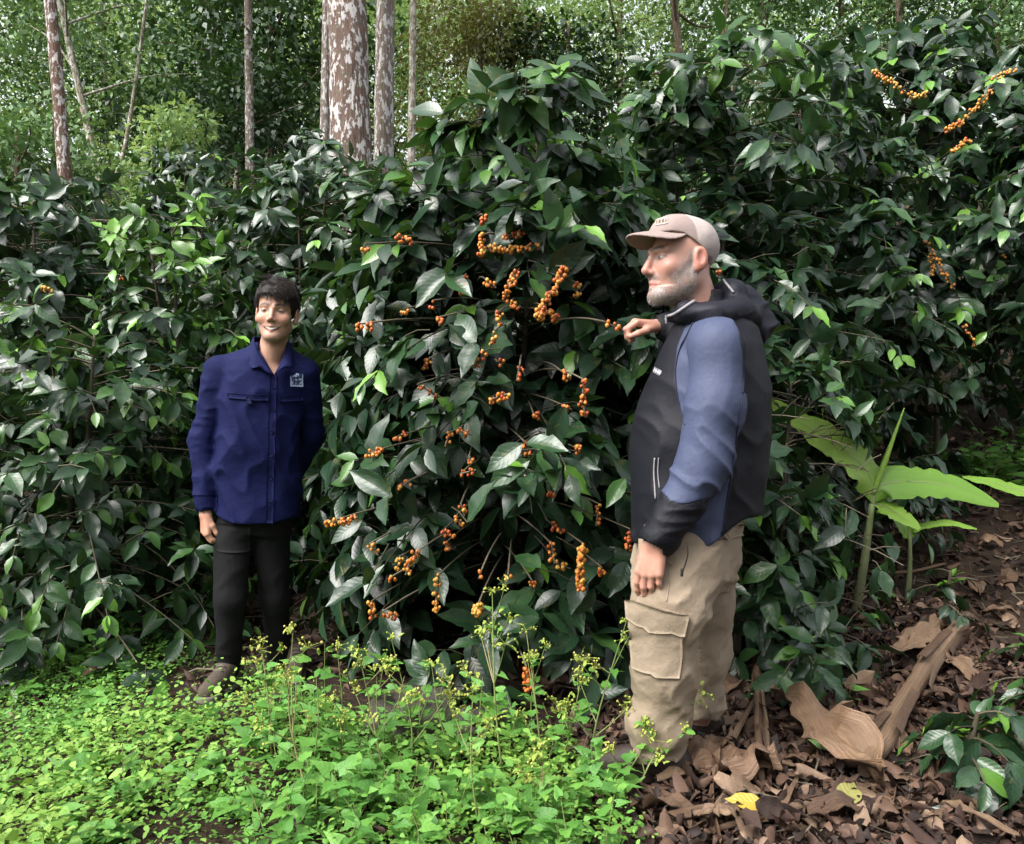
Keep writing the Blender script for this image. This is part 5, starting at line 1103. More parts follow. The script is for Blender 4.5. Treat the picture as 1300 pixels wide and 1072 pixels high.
    def shirt(P):
        d = sm(torso(P), sleeve_r(P), .018); d = sm(d, sleeve_l(P), .022); d = sm(d, cap(P, PX(330, 452, 3.36), sh_r, .052, .060), .03); d = sm(d, cap(P, PX(357, 452, 3.37), sh_l, .052, .058), .03)
        d = smax(d, -neck_hole(P), .006); d = smax(d, -vcut(P), .004)
        d = smax(d, -cap(P, wr + np.array([0, 0, .03]), wr + np.array([0, 0, -.2]), .034, .034), .004)
        hem = .008 * np.sin(P[:, 0] * 26) ; d = smax(d, (PX(0, 662, 3.3)[2] + hem + .05 * np.exp(-((P[:, 0] + 1.27) / .06) ** 2)) - P[:, 2], .006) if True else d
        return d
    def shirt_full(P):
        # sleeves must not be cut by the hem line
        d = smax(sm(torso(P), sm(cap(P, PX(330, 452, 3.36), sh_r, .052, .060), cap(P, PX(357, 452, 3.37), sh_l, .052, .058), .03), .03), (PX(0, 664, 3.3)[2] + .045 * (np.abs(P[:, 0] + 1.06) / .18) ** 3 - .01 * (P[:, 1] > 3.38)) - P[:, 2], .006)
        sr = smax(sleeve_r(P), (wr[2] + .014) - P[:, 2], .004); d = sm(d, sr, .016); d = sm(d, sleeve_l(P), .02)
        d = smax(d, -neck_hole(P), .006); d = smax(d, -vcut(P), .004); d = smax(d, -cap(P, wr + np.array([0, 0, .03]), wr + np.array([0, 0, -.2]), .034, .034), .004)
        return d
    navy = np.array([.0035, .0065, .052])
    m_shirt = cloth_mat('navy_cotton', .8, 700, .2, .18, tuple(navy), .0, 14, .35)
    sdf_obj('shirt', shirt_full, org + np.array([-.5, -.35, .6]), org + np.array([.5, .45, 1.56]), .0055, m_shirt, root, org, None, 1, .4)
    sh = root.children[-1]
    m_seam = cloth_mat('navy_cotton_dark', .8, 700, .2, .2, (.003, .005, .035), 0, 20, .2)
    SF = shirt_full
    patch('placket', SF, [(343, 474), (351, 474), (346, 664), (337, 664)], m_shirt, sh, org, 4, 40, .001, .004)
    for v in (492, 520, 549, 578, 607, 636):
        u = 347 - (v - 474) * .03; patch('button', SF, [(u - 1.8, v - 1.8), (u + 1.8, v - 1.8), (u + 1.8, v + 1.8), (u - 1.8, v + 1.8)], m_seam, sh, org, 4, 4, .005, .003)
    patch('pocket_flap', SF, [(290, 500), (340, 503), (340, 509), (290, 506)], m_shirt, sh, org, 16, 4, .002, .006)
    patch('pocket_flap', SF, [(354, 504), (384, 503), (383, 509), (354, 510)], m_shirt, sh, org, 12, 4, .002, .006)
    patch('pocket', SF, [(291, 508), (338, 511), (336, 552), (293, 548)], m_shirt, sh, org, 14, 12, -.0035, .003)
    patch('pocket', SF, [(355, 511), (383, 510), (381, 548), (355, 550)], m_shirt, sh, org, 10, 12, -.0035, .003)
    patch('pocket_tab', SF, [(314, 504), (319, 504), (319, 512), (314, 512)], m_seam, sh, org, 3, 4, .006, .004)
    # embroidered emblem: pale strokes forming a notched square with dark gaps
    def emb(s, t):
        x, y = s, t; g = (np.abs(((x * 3.2) % 1) - .5) < .30) & (np.abs(((y * 3.4 + .15 * np.sin(x * 9)) % 1) - .5) < .30); n = vnoise(np.stack([x * 9, y * 9, 0 * x], -1), 6) > -.15
        fr = (x < .12) | (x > .88) | (y < .14) | (y > .86); on = ((g & n) | (fr & (n | (y > .5)))).astype(float) * .95 + .05
        return np.array([.012, .02, .11]) * (1 - on)[..., None] + np.array([.50, .58, .86]) * on[..., None]
    m_emb = cloth_mat('emblem_thread', .6, 900, .3)
    patch('emblem', SF, [(368.5, 476), (384.5, 474), (385, 491), (368.5, 491)], m_emb, sh, org, 40, 40, .001, .002, col=emb, edge=lambda uv, s, t: uv + np.stack([0 * s, np.where(t < .3, 2.2 * np.cos((s - .5) * 9) * -.4, 0)], -1))
    # collar: two leaves standing round the neck and folding down to points
    def collar_leaf(pts, name='collar'):
        P = np.array([[PX(*q) for q in row] for row in pts]); a = np.array([poly(row, 14) for row in P]); g = np.array([poly(a[:, k], 9) for k in range(14)])
        nu, nv = 14, 9; V = g.reshape(-1, 3); i_ = np.arange(nu - 1)[:, None] * nv + np.arange(nv - 1)[None]; Qc = np.stack([i_, i_ + nv, i_ + nv + 1, i_ + 1], -1).reshape(-1, 4)
        o = add_obj(name, make_mesh(name, V - org, [Qc], m_shirt, True, {'tint': np.full(len(V), .5)}), sh); md = o.modifiers.new('thick', 'SOLIDIFY'); md.thickness = .004; md.offset = 0
    collar_leaf([[(345, 430, 3.42), (327, 428, 3.385), (322.5, 428, 3.33), (325, 441, 3.285), (334, 458, 3.262), (348, 476, 3.245)],
                 [(345, 434, 3.425), (324, 434, 3.40), (318.5, 436, 3.335), (320, 449, 3.275), (325.5, 462, 3.248), (338, 472, 3.236)],
                 [(345, 444, 3.43), (322, 444, 3.41), (315, 446, 3.34), (315, 455, 3.275), (318.5, 468, 3.238), (331, 463, 3.236)]])
    collar_leaf([[(345, 430, 3.42), (361, 428, 3.39), (365, 432, 3.345), (362.5, 444, 3.295), (357, 459, 3.266), (348.5, 476, 3.245)],
                 [(345, 434, 3.425), (363, 434, 3.40), (368.5, 438, 3.345), (367.5, 450, 3.285), (363, 462, 3.252), (355, 470, 3.238)],
                 [(345, 444, 3.43), (366, 444, 3.41), (371.5, 446, 3.35), (371.5, 456, 3.29), (368.5, 467, 3.25), (359, 464, 3.244)]])
    patch('cuff', SF, [(246, 629), (277, 629), (276, 649), (249, 649)], m_shirt, sh, org, 14, 8, .000, .003)
    # trousers
    def trousers(P):
        hp = loft(P, [(.665, org[0] - .01, 3.36, .12, .08), (.72, org[0] - .005, 3.36, .14, .098), (.82, org[0], 3.36, .15, .105)], L, F)
        sw = np.stack([P[:, 0] * 9 + P[:, 2] * 4, P[:, 1] * 9, P[:, 2] * 7 - P[:, 0] * 5], -1); fz = .007 * (ridge(sw, (1, 1, 1), 51) - .4) + .006 * smooth01(.32 - P[:, 2], 0, .2) * (ridge(P, (9, 9, 26), 52) - .4)
        rl = chain(P, [hip_r, knee_r, an_r], [.082, .061, .046], .03); ll = chain(P, [hip_l, knee_l, an_l], [.080, .060, .046], .03)
        d = sm(sm(hp, rl, .03), ll, .03) - fz; d = np.maximum(d, .075 - P[:, 2]); return d
    m_blk = cloth_mat('black_twill', .85, 600, .2, .2, (.006, .006, .007), 0, 16, .3)
    sdf_obj('trousers', trousers, org + np.array([-.4, -.3, .03]), org + np.array([.4, .4, .85]), .006, m_blk, root, org); tr = root.children[-1]
    patch('pocket_flap', trousers, [(272, 664), (318, 668), (316, 698), (276, 698)], cloth_mat('black_twill_flap', .85, 600, .2, .2, (.012, .012, .013), 0, 20, .2), tr, org, 12, 10, .001, .004, edge=lambda uv, s, t: uv + np.stack([0 * s, 4 * t * np.abs(np.sin(s * math.pi)) ** .3], -1))
    # shoes
    m_shoe = cloth_mat('grey_brown_suede', .85, 300, .3, .2, (.085, .068, .052), 0, 30, .3); m_sole = plain_mat('shoe_sole', (.16, .145, .12), .8)
    for heel, toe in ((np.array([-1.185, 3.36]), np.array([-1.225, 3.13])), (np.array([-.965, 3.54]), np.array([-.925, 3.32]))):
        hz = Z + .002; H = np.array([*heel, hz]); Tt = np.array([*toe, hz]); dr = nrm(Tt - H); mid = (H + Tt) / 2
        def shoe(P, H=H, Tt=Tt, dr=dr):
            d = cap(P, H + [0, 0, .055], H + dr * .05 + [0, 0, .10], .040, .042); d = sm(d, cap(P, H + dr * .03 + [0, 0, .045], Tt - dr * .03 + [0, 0, .034], .042, .040), .03)
            d = sm(d, cap(P, H + dr * .05 + [0, 0, .09], Tt - dr * .07 + [0, 0, .05], .034, .034), .02); return np.maximum(d, hz + .018 - P[:, 2])
        def sole(P, H=H, Tt=Tt, dr=dr):
            d = cap(P * np.array([1, 1, 0], np.float32), (H + dr * .0) * [1, 1, 0], (Tt - dr * .03) * [1, 1, 0], .043, .046); return np.maximum(d, np.abs(P[:, 2] - hz - .012) - .013)
        lo = np.minimum(H, Tt) - .09; hi = np.maximum(H, Tt) + [.09, .09, .17]
        sdf_obj('shoe', shoe, lo, hi, .005, m_shoe, root, org); so = root.children[-1]; sdf_obj('sole', sole, lo, hi, .005, m_sole, so, org)
        mb = MB()
        for k in range(4): c0 = H + dr * (.085 + .022 * k) + np.array([0, 0, .118 - .012 * k]); sd = np.array([-dr[1], dr[0], 0]) * .02; mb.tube([c0 - sd, c0 + np.array([0, 0, .006]), c0 + sd], .003, 5, .5)
        mb.build('laces', m_sole, so, org)
    # hair
    m_hair, t, b, _ = new_mat('dark_hair'); at = nd(t, 'Attribute', attribute_name='tint'); cc = ramp(t, at.outputs['Fac'], [(0, (.006, .0045, .004)), (1, (.034, .023, .019))]).outputs[0]
    t.links.new(cc, b.inputs['Base Color']); b.inputs['Roughness'].default_value = .6; b.inputs['Specular IOR Level'].default_value = .25
    def hairline(p):
        x = np.abs(p[:, 0]); y, z = p[:, 1], p[:, 2]; lim = np.where(y > .045, .066 - .35 * np.clip(x - .035, 0, 1) - .20 * np.clip(p[:, 0], -.05, .05), np.interp(y, [-.12, -.05, -.02, .008, .02, .034, .045], [-.085, -.075, -.02, .012, -.018, -.012, .048])); return lim - z
    def hair(P):
        p = to(P); d = ell(p, (0, -.014, .058), (.0885, .111, .097)); st = np.stack([p[:, 0] * 70 + p[:, 2] * 20, p[:, 1] * 22, p[:, 2] * 45], -1)
        d = d - .006 * (ridge(st, (1, 1, 1), 61, 1.5) - .4) - .012 * np.maximum(0, vnoise(p * 28, 62)) * smooth01(p[:, 2], .09, .13); e = ell(p, (0, -.012, .05), (.070, .088, .08))
        d = smax(d, hairline(p) + .006 * vnoise(p * np.array([110, 60, 10]), 63), .006); return smax(d, -e, .004)
    sdf_obj('hair', hair, hc - np.array([.16, .16, .15]), hc + np.array([.16, .16, .21]), .0036, m_hair, root, org, lambda V: {'tint': np.clip(.15 + .3 * fbm(to(V.astype(np.float32)) * np.array([150, 60, 60]), 5, 2), 0, 1)}); ho = root.children[-1]
    pts = []; dd = []
    for k in range(2600):
        d = nrm(r.normal(size=3)); d[2] = abs(d[2]) * 1.1 + (-.1 if d[1] < 0 else 0); d = nrm(d); p = np.array([0, -.014, .058]) + d * np.array([.086, .109, .095]); n = d.copy()
        if hairline(p[None])[0] > -.004: continue
        g = np.array([.55 + .3 * r.normal(), .5 if p[1] > 0 else -.6, -.25]) if p[2] > .09 else np.array([.1 * np.sign(p[0]), .35, -1.0]); g = g - g.dot(n) * n * .8; v = nrm(g) + n * (.10 + .35 * (p[2] > .13) * r.uniform())
        pts.append(back(p)); dd.append(back(v) - back(np.zeros(3)))
    strands('strands', pts, dd, .036, .0011, m_hair, ho, org, r, .15, bend=.15)['kind'] = 'stuff'
    pts = []; dd = []
    for k in range(90):                                           # windblown tuft on the crown and fringe over the brow
        p = np.array([-.025 + .02 * r.normal(), .0 + .022 * r.normal(), .145]); v = np.array([-.8 + .5 * r.normal(), .2 * r.normal(), .8]); pts.append(back(p)); dd.append(back(v) - back(np.zeros(3)))
    for k in range(420):
        x = r.uniform(-.058, .062); p = np.array([x, .078 - .5 * abs(x) ** 1.3, .104 + .010 * r.normal()]); v = np.array([.95, .22, -.36 + .2 * r.normal()]); pts.append(back(p)); dd.append(back(v) - back(np.zeros(3)))
    strands('strands', pts, dd, .034, .0014, m_hair, ho, org, r, .3, bend=.15)['kind'] = 'stuff'
build_young()
# ---------------------------------------------------------------- person in the cap and two-tone jacket
def build_older():
    D0 = 2.60; org = np.array([.58, D0, float(ground_z(.58, D0))]); root = empty('person', org); r = np.random.default_rng(4); Z = org[2]
    tag(root, 'grey-bearded person in a cap, blue and black jacket and khaki trousers holding a coffee twig', 'person')
    F = np.array([-.906, .423]); L = np.array([-.423, -.906]); F3 = np.array([*F, 0]); L3 = np.array([*L, 0])
    hc = PX(865, 333, 2.56); to, back = head_frame(hc, (-math.cos(.30), -math.sin(.30)), roll=-.02, pitch=-.02, scale=1.14)
    nb = PX(890, 408, 2.60); neck_l = to(np.array([nb], np.float32))[0]
    headf = lambda P: head_sdf(to(P), 0, 1.0, .0025, tuple(neck_l), .060, ((0, -.012, .040), (.0755, .091, .079)), .0130)
    skin = np.array([.46, .255, .195]); red = np.array([.52, .20, .15]); grey = np.array([.26, .225, .21])
    parts = []
    bust = lambda P: sm(headf(P), ell(P, nb + np.array([0, 0, -.07]), (.10, .10, .07)), .03)
    V, Q = sdf_mesh(bust, hc - np.array([.24, .24, .32]), hc + np.array([.2, .2, .19]), .0030); V = relax(V, Q, 1, .3); pl = to(V.astype(np.float32))
    C = face_color(pl, skin, red, (.10, .065, .05), 0, eye=(.05, .06, .07), lip=(.50, .17, .15), beard=grey)
    parts.append((V, Q, C))
    w1 = PX(832, 690, 2.36); hand1 = lambda P: hand_sdf(P, w1, np.array([-.22, -.02, -1.]), np.array([.55, .80, -.05]), -1, 1.08, (.18, .38, .30), thumb=(.45, .2, 0), curls=[(.15, .35, .25), (.2, .45, .3), (.28, .5, .35), (.35, .5, .35)])
    w2 = PX(839, 415, 2.70)
    hand2 = lambda P: hand_sdf(P, w2, np.array([-1., -.10, .16]), np.array([-.15, .15, -1.]), 1, 1.05, thumb=(.55, .35, .30), curls=[(.75, 1.0, .45), (.85, 1.1, .5), (.95, 1.15, .55), (1.0, 1.2, .6)])
    s2 = np.sign(1)
    for f, w in ((hand1, w1), (hand2, w2)):
        V, Q = sdf_mesh(f, w - np.array([.22, .14, .23]), w + np.array([.12, .14, .12]), .0030); V = relax(V, Q, 1, .3)
        parts.append((V, Q, np.tile(np.array([.46, .235, .175]), (len(V), 1)) * (1 + .12 * fbm(V * 45, 3, 2))[:, None]))
    sh_n = PX(912, 442, 2.41); el_n = PX(893, 588, 2.37); wr_n = PX(838, 682, 2.36); sh_f = PX(868, 440, 2.80); el_f = PX(905, 500, 2.92); hipn = PX(862, 695, 2.52); hipf = PX(890, 695, 2.72)
    kn_n = PX(842, 850, 2.46); an_n = PX(838, 968, 2.50); kn_f = PX(893, 838, 2.80); an_f = PX(888, 940, 2.86); pel = PX(880, 690, 2.6)
    def under(P):
        d = cap(P, pel, nb - np.array([0, 0, .14]), .13, .12); d = sm(d, chain(P, [sh_n, el_n, wr_n], [.05, .042, .03]), .04); d = sm(d, chain(P, [sh_f, el_f, w2 + np.array([.04, 0, 0])], [.05, .04, .028]), .04)
        d = sm(d, chain(P, [hipn, kn_n, an_n], [.08, .055, .04]), .04); return sm(d, chain(P, [hipf, kn_f, an_f], [.08, .055, .04]), .04)
    V, Q = sdf_mesh(under, org + np.array([-.45, -.45, .05]), org + np.array([.45, .5, 1.5]), .02); parts.append((V, Q, np.tile(skin, (len(V), 1))))
    n = 0; VV = []; QQ = []; CC = []
    for V, Q, C in parts: VV.append(V); QQ.append(Q + n); CC.append(C); n += len(V)
    add_obj('body', make_mesh('body', np.concatenate(VV) - org, [np.concatenate(QQ)], m_skin, True, {'col': np.concatenate(CC)}), root); bd = root.children[-1]
    # beard hairs
    m_beard, t, b, _ = new_mat('grey_beard'); at = nd(t, 'Attribute', attribute_name='tint'); t.links.new(ramp(t, at.outputs['Fac'], [(0, (.14, .115, .10)), (.5, (.36, .32, .30)), (1, (.60, .57, .55))]).outputs[0], b.inputs['Base Color']); b.inputs['Roughness'].default_value = .6
    bw = beard_mask(pl.astype(np.float32)) * (pl[:, 2] < 0.02); cand = np.nonzero(bw > .5)[0]; sel = r.choice(cand, min(2800, len(cand)), replace=False); cen = np.array([0, .02, -.06]); pts = []; dd = []
    for k in sel:
        p = pl[k]; n_ = nrm(p - cen); v = n_ * .55 + np.array([0, .15, -.8]); pts.append(back(p - n_ * .002)); dd.append(back(v) - back(np.zeros(3)))
    bb = strands('beard', pts, dd, .0065, .0005, m_beard, root, org, r, .2, (0, 1), .3, 2); bb['kind'] = 'stuff'
    # cap
    pinkish = np.array([.31, .24, .22])
    def rim(p): return np.interp(p[:, 1], [-.12, -.07, -.02, .03, .06, .10], [-.040, -.026, .030, .066, .073, .073])
    def dome(P):
        p = to(P); e = p.copy(); d = ell(p, (0, -.013, .046), (.0820, .1015, .083)); d = sm(d, ell(p, (0, .034, .078), (.064, .058, .050)), .03)
        seam = np.minimum(np.abs(p[:, 1] - .012 + .25 * np.abs(p[:, 0])), np.abs(p[:, 0])); d = d + .0016 * np.exp(-(seam / .0016) ** 2) - .0014 * vnoise(p * 30, 7)
        d = smax(d, rim(p) - p[:, 2], .003); 
        return smax(d, -ell(p, (0, -.012, .040), (.0762, .092, .079)), .002)
    def capcol(V):
        p = to(V.astype(np.float32)); C = np.tile(pinkish, (len(V), 1)); C = mixv(C, (.44, .375, .35), smooth01(.018 - p[:, 1] - .25 * np.abs(p[:, 0]), 0, .003))
        return {'col': C}
    m_cap = cloth_mat('cap_cotton', .85, 500, .3, .2, None, 0, 25, .15)
    sdf_obj('cap', dome, hc - np.array([.2, .2, .1]), hc + np.array([.2, .2, .22]), .0028, m_cap, root, org, capcol); cp = root.children[-1]
    def brim(P):
        p = to(P); zz = .080 - 5.0 * p[:, 0] ** 2 - .05 * (p[:, 1] - .07) - 1.5 * (p[:, 1] - .09) * np.abs(p[:, 1] - .09); pl_ = np.sqrt((p[:, 0] / .082) ** 2 + ((p[:, 1] - .068) / .098) ** 2) - 1
        d = np.maximum(np.abs(p[:, 2] - zz) - .0032, pl_ * .08); return np.maximum(d, .060 - p[:, 1] - 1.2 * np.abs(p[:, 0]) * np.abs(p[:, 0]) * 8)
    sdf_obj('brim', brim, hc - np.array([.26, .26, .1]), hc + np.array([.2, .2, .2]), .0028, m_cap, cp, org, lambda V: {'col': np.tile(pinkish * .95, (len(V), 1))}, 4, .5)
    capf = lambda P: dome(P)
    def patchcol(s, t):
        on = ((np.abs(((s * 3.6 + .3 * t) % 1) - .45) < .26) & (t > .22) & (t < .8)).astype(float); ed = ((s < .07) | (s > .93) | (t < .10) | (t > .90)).astype(float)
        C = np.array([.34, .27, .24])[None, None] * np.ones(s.shape)[..., None]; C = C * (1 - on)[..., None] + np.array([.10, .075, .055]) * on[..., None]; return C * (1 - .6 * ed)[..., None] + np.array([.55, .48, .44]) * (.6 * ed)[..., None]
    patch('emblem', capf, [(833, 279), (847, 276), (848, 284), (832, 287)], m_cap, cp, org, 34, 16, .0005, .0018, 2.2, 2.7, col=patchcol)
    # jacket
    c = lambda v, u0, u1, a, dd=2.60: (PX(0, v, dd)[2], ((u0 + u1) / 2 - CU) / FPX * dd, dd, a, math.sqrt(max(((u1 - u0) / 2 / FPX * dd) ** 2 - (a * .423) ** 2, .005)) / .906)
    T = [c(706, 806, 950, .195), c(690, 803, 956, .20), c(650, 801, 964, .21), c(600, 802, 972, .212), c(560, 804, 975, .212), c(510, 814, 976, .212), c(470, 828, 974, .210), c(440, 840, 970, .200), c(418, 852, 962, .165), c(402, 862, 945, .115), c(385, 864, 922, .080), c(372, 868, 912, .072)]
    def arm_n(P):
        d = chain(P, [sh_n, PX(908, 515, 2.385), el_n, wr_n], [.086, .083, .075, .060], .04); q = P.copy(); e = el_n
        fold = .014 * (ridge(np.stack([P[:, 0] * 6 - P[:, 2] * 5, P[:, 1] * 6, P[:, 2] * 9 + P[:, 0] * 9], -1), (1, 1, 1.4), 71, 2.2) - .35) * smooth01(np.linalg.norm(P - e, axis=-1), .24, .06)
        fold2 = .006 * (ridge(np.stack([P[:, 0] * 7, P[:, 1] * 7, P[:, 2] * 3], -1), (1, 1, 1), 72, 2) - .4); u, v = proj(P); cuff = .008 * (ridge(P, (10, 10, 30), 75) - .4) * smooth01(v, 630, 660)
        return d - fold - fold2 - cuff
    def arm_f(P): return chain(P, [sh_f, el_f, w2 + np.array([.055, 0, -.01]), w2 + np.array([.012, 0, 0.0])], [.085, .07, .052, .043], .03) - .004 * ridge(P, (25, 20, 20), 73)
    def tors(P):
        d = loft(P, T, L, F); sw = np.stack([P[:, 0] * 4 - P[:, 2] * 2.2, P[:, 1] * 4, P[:, 2] * 3.4 + P[:, 0] * 2.5], -1); z = P[:, 2]
        return d - .016 * (ridge(sw, (1, 1, 1.3), 74, 2.5) - .35) * smooth01(1.36 - z, 0, .25) - .006 * (ridge(sw, (2.4, 2.4, 3), 76, 2) - .4) - .010 * np.exp(-((z - .77) / .03) ** 2) * ridge(P, (22, 22, 3), 77)
    neckhole = lambda P: cap(P, nb + np.array([.0, 0, -.03]), hc + np.array([.02, .01, -.07]), .060, .078)
    def jacket(P):
        u, v = proj(P); hemz = PX(0, 694, 2.5)[2] + .10 * smooth01(P[:, 0], .58, .82)
        d = smax(tors(P), hemz - P[:, 2], .01); d = sm(d, cap(P, nb + L3 * .06 + np.array([0, 0, -.04]), sh_n, .07, .086), .03); d = sm(d, cap(P, nb - L3 * .06 + np.array([0, 0, -.04]), sh_f, .07, .083), .03)
        d = sm(d, arm_n(P), .014); d = sm(d, arm_f(P), .02); d = smax(d, -neckhole(P), .008)
        d = smax(d, -cap(P, wr_n, wr_n + (w1 - wr_n) * 6, .040, .04), .005); d = smax(d, -cap(P, w2 + np.array([.03, 0, 0]), w2 + np.array([-.2, 0, 0]), .031, .031), .004)
        return d
    black = np.array([.0045, .005, .0095]); blue = np.array([.056, .070, .130])
    lowcut = lambda u: np.interp(u, [800, 838, 850, 862, 874, 900], [600, 622, 636, 641, 640, 632.])
    frontl = lambda v: np.interp(v, [385, 395, 410, 440, 480, 520, 560], [886, 881, 872, 860, 853, 846, 800]); backl = lambda v: np.interp(v, [395, 420, 450, 500, 560, 620, 690], [925, 938, 943, 944, 934, 926, 914.])
    shoulder = lambda P: sm(cap(P, nb + L3 * .06 + np.array([0, 0, -.04]), sh_n, .07, .086), arm_n(P), .03)
    def openings(P, d):
        d = smax(d, -neckhole(P), .008); d = smax(d, -cap(P, wr_n + (w1 - wr_n) * .6, wr_n + (w1 - wr_n) * 8, .044, .044), .005); return smax(d, -cap(P, w2 + np.array([.03, 0, 0]), w2 + np.array([-.2, 0, 0]), .031, .031), .004)
    def jbody(P):
        hemz = PX(0, 694, 2.5)[2] + .095 * smooth01(P[:, 0], .55, .74)
        d = smax(tors(P), hemz - P[:, 2], .01); d = sm(d, cap(P, nb - L3 * .06 + np.array([0, 0, -.04]), sh_f, .07, .083), .03); d = sm(d, cap(P, nb + L3 * .06 + np.array([0, 0, -.04]), sh_n, .064, .078), .03)
        return openings(P, sm(d, arm_f(P), .02))
    def sleeve(P):
        u, v = proj(P); side = np.maximum(frontl(v) - u, u - np.where(v < 500, backl(v), 2000)) * .0024; return openings(P, np.maximum(np.maximum(shoulder(P), side), (v - lowcut(u)) * .0024))
    def lowsleeve(P):
        u, v = proj(P); return openings(P, np.maximum(arm_n(P) + .002, (lowcut(u) - v) * .0024 - .004))
    def jcol(V):
        P = V.astype(np.float32); u, v = proj(P); near = (P - nb) @ L3.astype(np.float32); m = smooth01(u - np.where(v < 600, 900, 868), -1, 1) * smooth01(backl(v) - u, -1.2, 1.2) * (near > .0) * (v > 470); m = np.maximum(m, smooth01(u - np.interp(v, [385, 395, 410, 440, 480, 510, 545, 570], [886, 881, 872, 860, 856, 861, 870, 884]), -.8, .8) * smooth01(backl(v) - u, -1, 1) * (near > .0) * (v < 570) * (P[:, 2] < PX(0, 404, 2.5)[2]))
        return {'col': mixv(np.tile(black, (len(V), 1)), blue * .95, m)}
    m_jack = cloth_mat('jacket_nylon', .62, 900, .15, .28, None, .0, 12, .25)
    m_blue = cloth_mat('sleeve_nylon', .62, 900, .15, .30, tuple(blue), .0, 11, .35); m_blkn = cloth_mat('cuff_nylon', .62, 900, .15, .28, tuple(black), .0, 16, .35)
    lo_, hi_ = org + np.array([-.42, -.42, .66]), org + np.array([.5, .55, 1.56])
    sdf_obj('jacket', jbody, lo_, hi_, .0060, m_jack, root, org, jcol, 1, .4); jk = root.children[-1]
    sdf_obj('sleeve', sleeve, lo_, hi_, .0050, m_blue, jk, org, None, 1, .35); sdf_obj('lower_sleeve', lowsleeve, lo_, hi_, .0050, m_blkn, jk, org, None, 1, .35)
    # hood lying on the back of the neck
    def hood(P):
        a = PX(868, 398, 2.52); b_ = PX(905, 372, 2.62); c_ = PX(945, 388, 2.68); e = PX(962, 410, 2.70); g = PX(905, 402, 2.45)
        d = chain(P, [PX(853, 402, 2.53), PX(874, 396, 2.47), g, PX(935, 398, 2.54), e], [.010, .024, .038, .044, .043], .02)
        d = sm(d, chain(P, [PX(858, 400, 2.62), PX(880, 392, 2.74), PX(915, 380, 2.76), c_], [.012, .03, .04, .044], .02), .03); d = sm(d, chain(P, [c_, e, PX(960, 425, 2.66)], [.052, .052, .035], .03), .04)
        sw = np.stack([P[:, 0] * 6 + P[:, 2] * 4, P[:, 1] * 7, P[:, 2] * 12 - P[:, 0] * 5], -1); d = d - .016 * (ridge(sw, (.8, .8, 1.1), 81, 2.5) - .35) - .003 * ridge(sw, (2.2, 2, 2.6), 82, 2)
        d = sm(d, ell(P, PX(924, 374, 2.63), (.056, .11, .050)), .03); d = smax(d, -cap(P, nb + np.array([-.012, 0, -.02]), hc + np.array([.012, .01, -.02]), .064, .094), .012); return d
    m_hood = cloth_mat('jacket_hood', .6, 900, .15, .28, (.007, .007, .015), 0, 14, .3)
    sdf_obj('hood', hood, hc + np.array([-.15, -.3, -.32]), hc + np.array([.36, .35, .02]), .0048, m_hood, jk, org, None, 1, .4)
    m_seam = cloth_mat('dark_seam', .7, 500, .1, .2, (.020, .024, .050))
    m_pipe = cloth_mat('grey_piping', .6, 500, .1, .3, (.30, .285, .295)); 
    jacket_ = jacket; HJ = lambda P: np.minimum(hood(P), jacket(P))
    def strip(name, pts, w, f, mat, lift=.002, d0=2.1, d1=2.9):
        q = poly([(a, b_, 0) for a, b_ in pts], 22)[:, :2]; H = ray_hit(f, q[:, 0], q[:, 1], d0, d1); mb = MB(); mb.tube(H + np.array([0, -lift, lift * .5]), w, 6, .5); mb.build(name, mat, jk, org)
    strip('piping', [(848, 402), (855, 400), (863, 395), (876, 386), (886, 380)], .0052, HJ, m_pipe)
    strip('piping', [(918, 356), (922, 361), (927, 367), (931, 372)], .004, HJ, m_pipe)
    strip('seam', [(880, 408), (872, 425), (862, 445), (857, 475), (861, 510), (869, 540)], .0022, jacket, m_seam); strip('seam', [(936, 424), (942, 450), (944, 480), (943, 500)], .0022, jacket, m_seam); strip('seam', [(942, 510), (936, 545), (930, 590), (922, 640), (916, 680)], .0020, jacket, m_seam)
    strip('zip', [(831, 582), (830, 600), (831, 618), (832, 634)], .0028, jacket, m_pipe); strip('zip', [(836, 582), (835, 600), (837, 620)], .0020, jacket, m_pipe)
    m_cord = plain_mat('black_cord', (.02, .018, .016), .7, 30, .2, .1)
    mb = MB(); mb.tube(poly([PX(872, 690, 2.33), PX(873, 705, 2.325), PX(868, 722, 2.33), PX(866, 728, 2.33)], 12), .0022, 5, .5); mb.tube(poly([PX(866, 722, 2.33), PX(865.5, 732, 2.33)], 4), .0045, 6, .5); mb.build('drawcord', m_cord, jk, org)
    def wordcol(s, t):
        on = (np.abs(((s * 6.5) % 1) - .5) < .36) & (np.abs(t - .5 + .18 * np.sin(s * 40)) < .36); return np.where(on[..., None], np.array([.50, .50, .54]), black)
    patch('chest_mark', jacket, [(832, 466), (841, 471), (838, 478), (829, 473)], cloth_mat('mark_thread', .6), jk, org, 30, 12, .0005, .0015, 2.1, 3.0, col=wordcol)
    mb = MB(); a = w2 + np.array([.014, 0, 0]); an = np.linspace(0, 2 * math.pi, 20); mb.tube([a + np.array([.004 * math.cos(q), .042 * math.cos(q), .042 * math.sin(q)]) for q in an], .0055, 6, .5, cap=False); mb.build('cuff_band', m_pipe, jk, org)
    # trousers
    kh = np.array([.29, .228, .165])
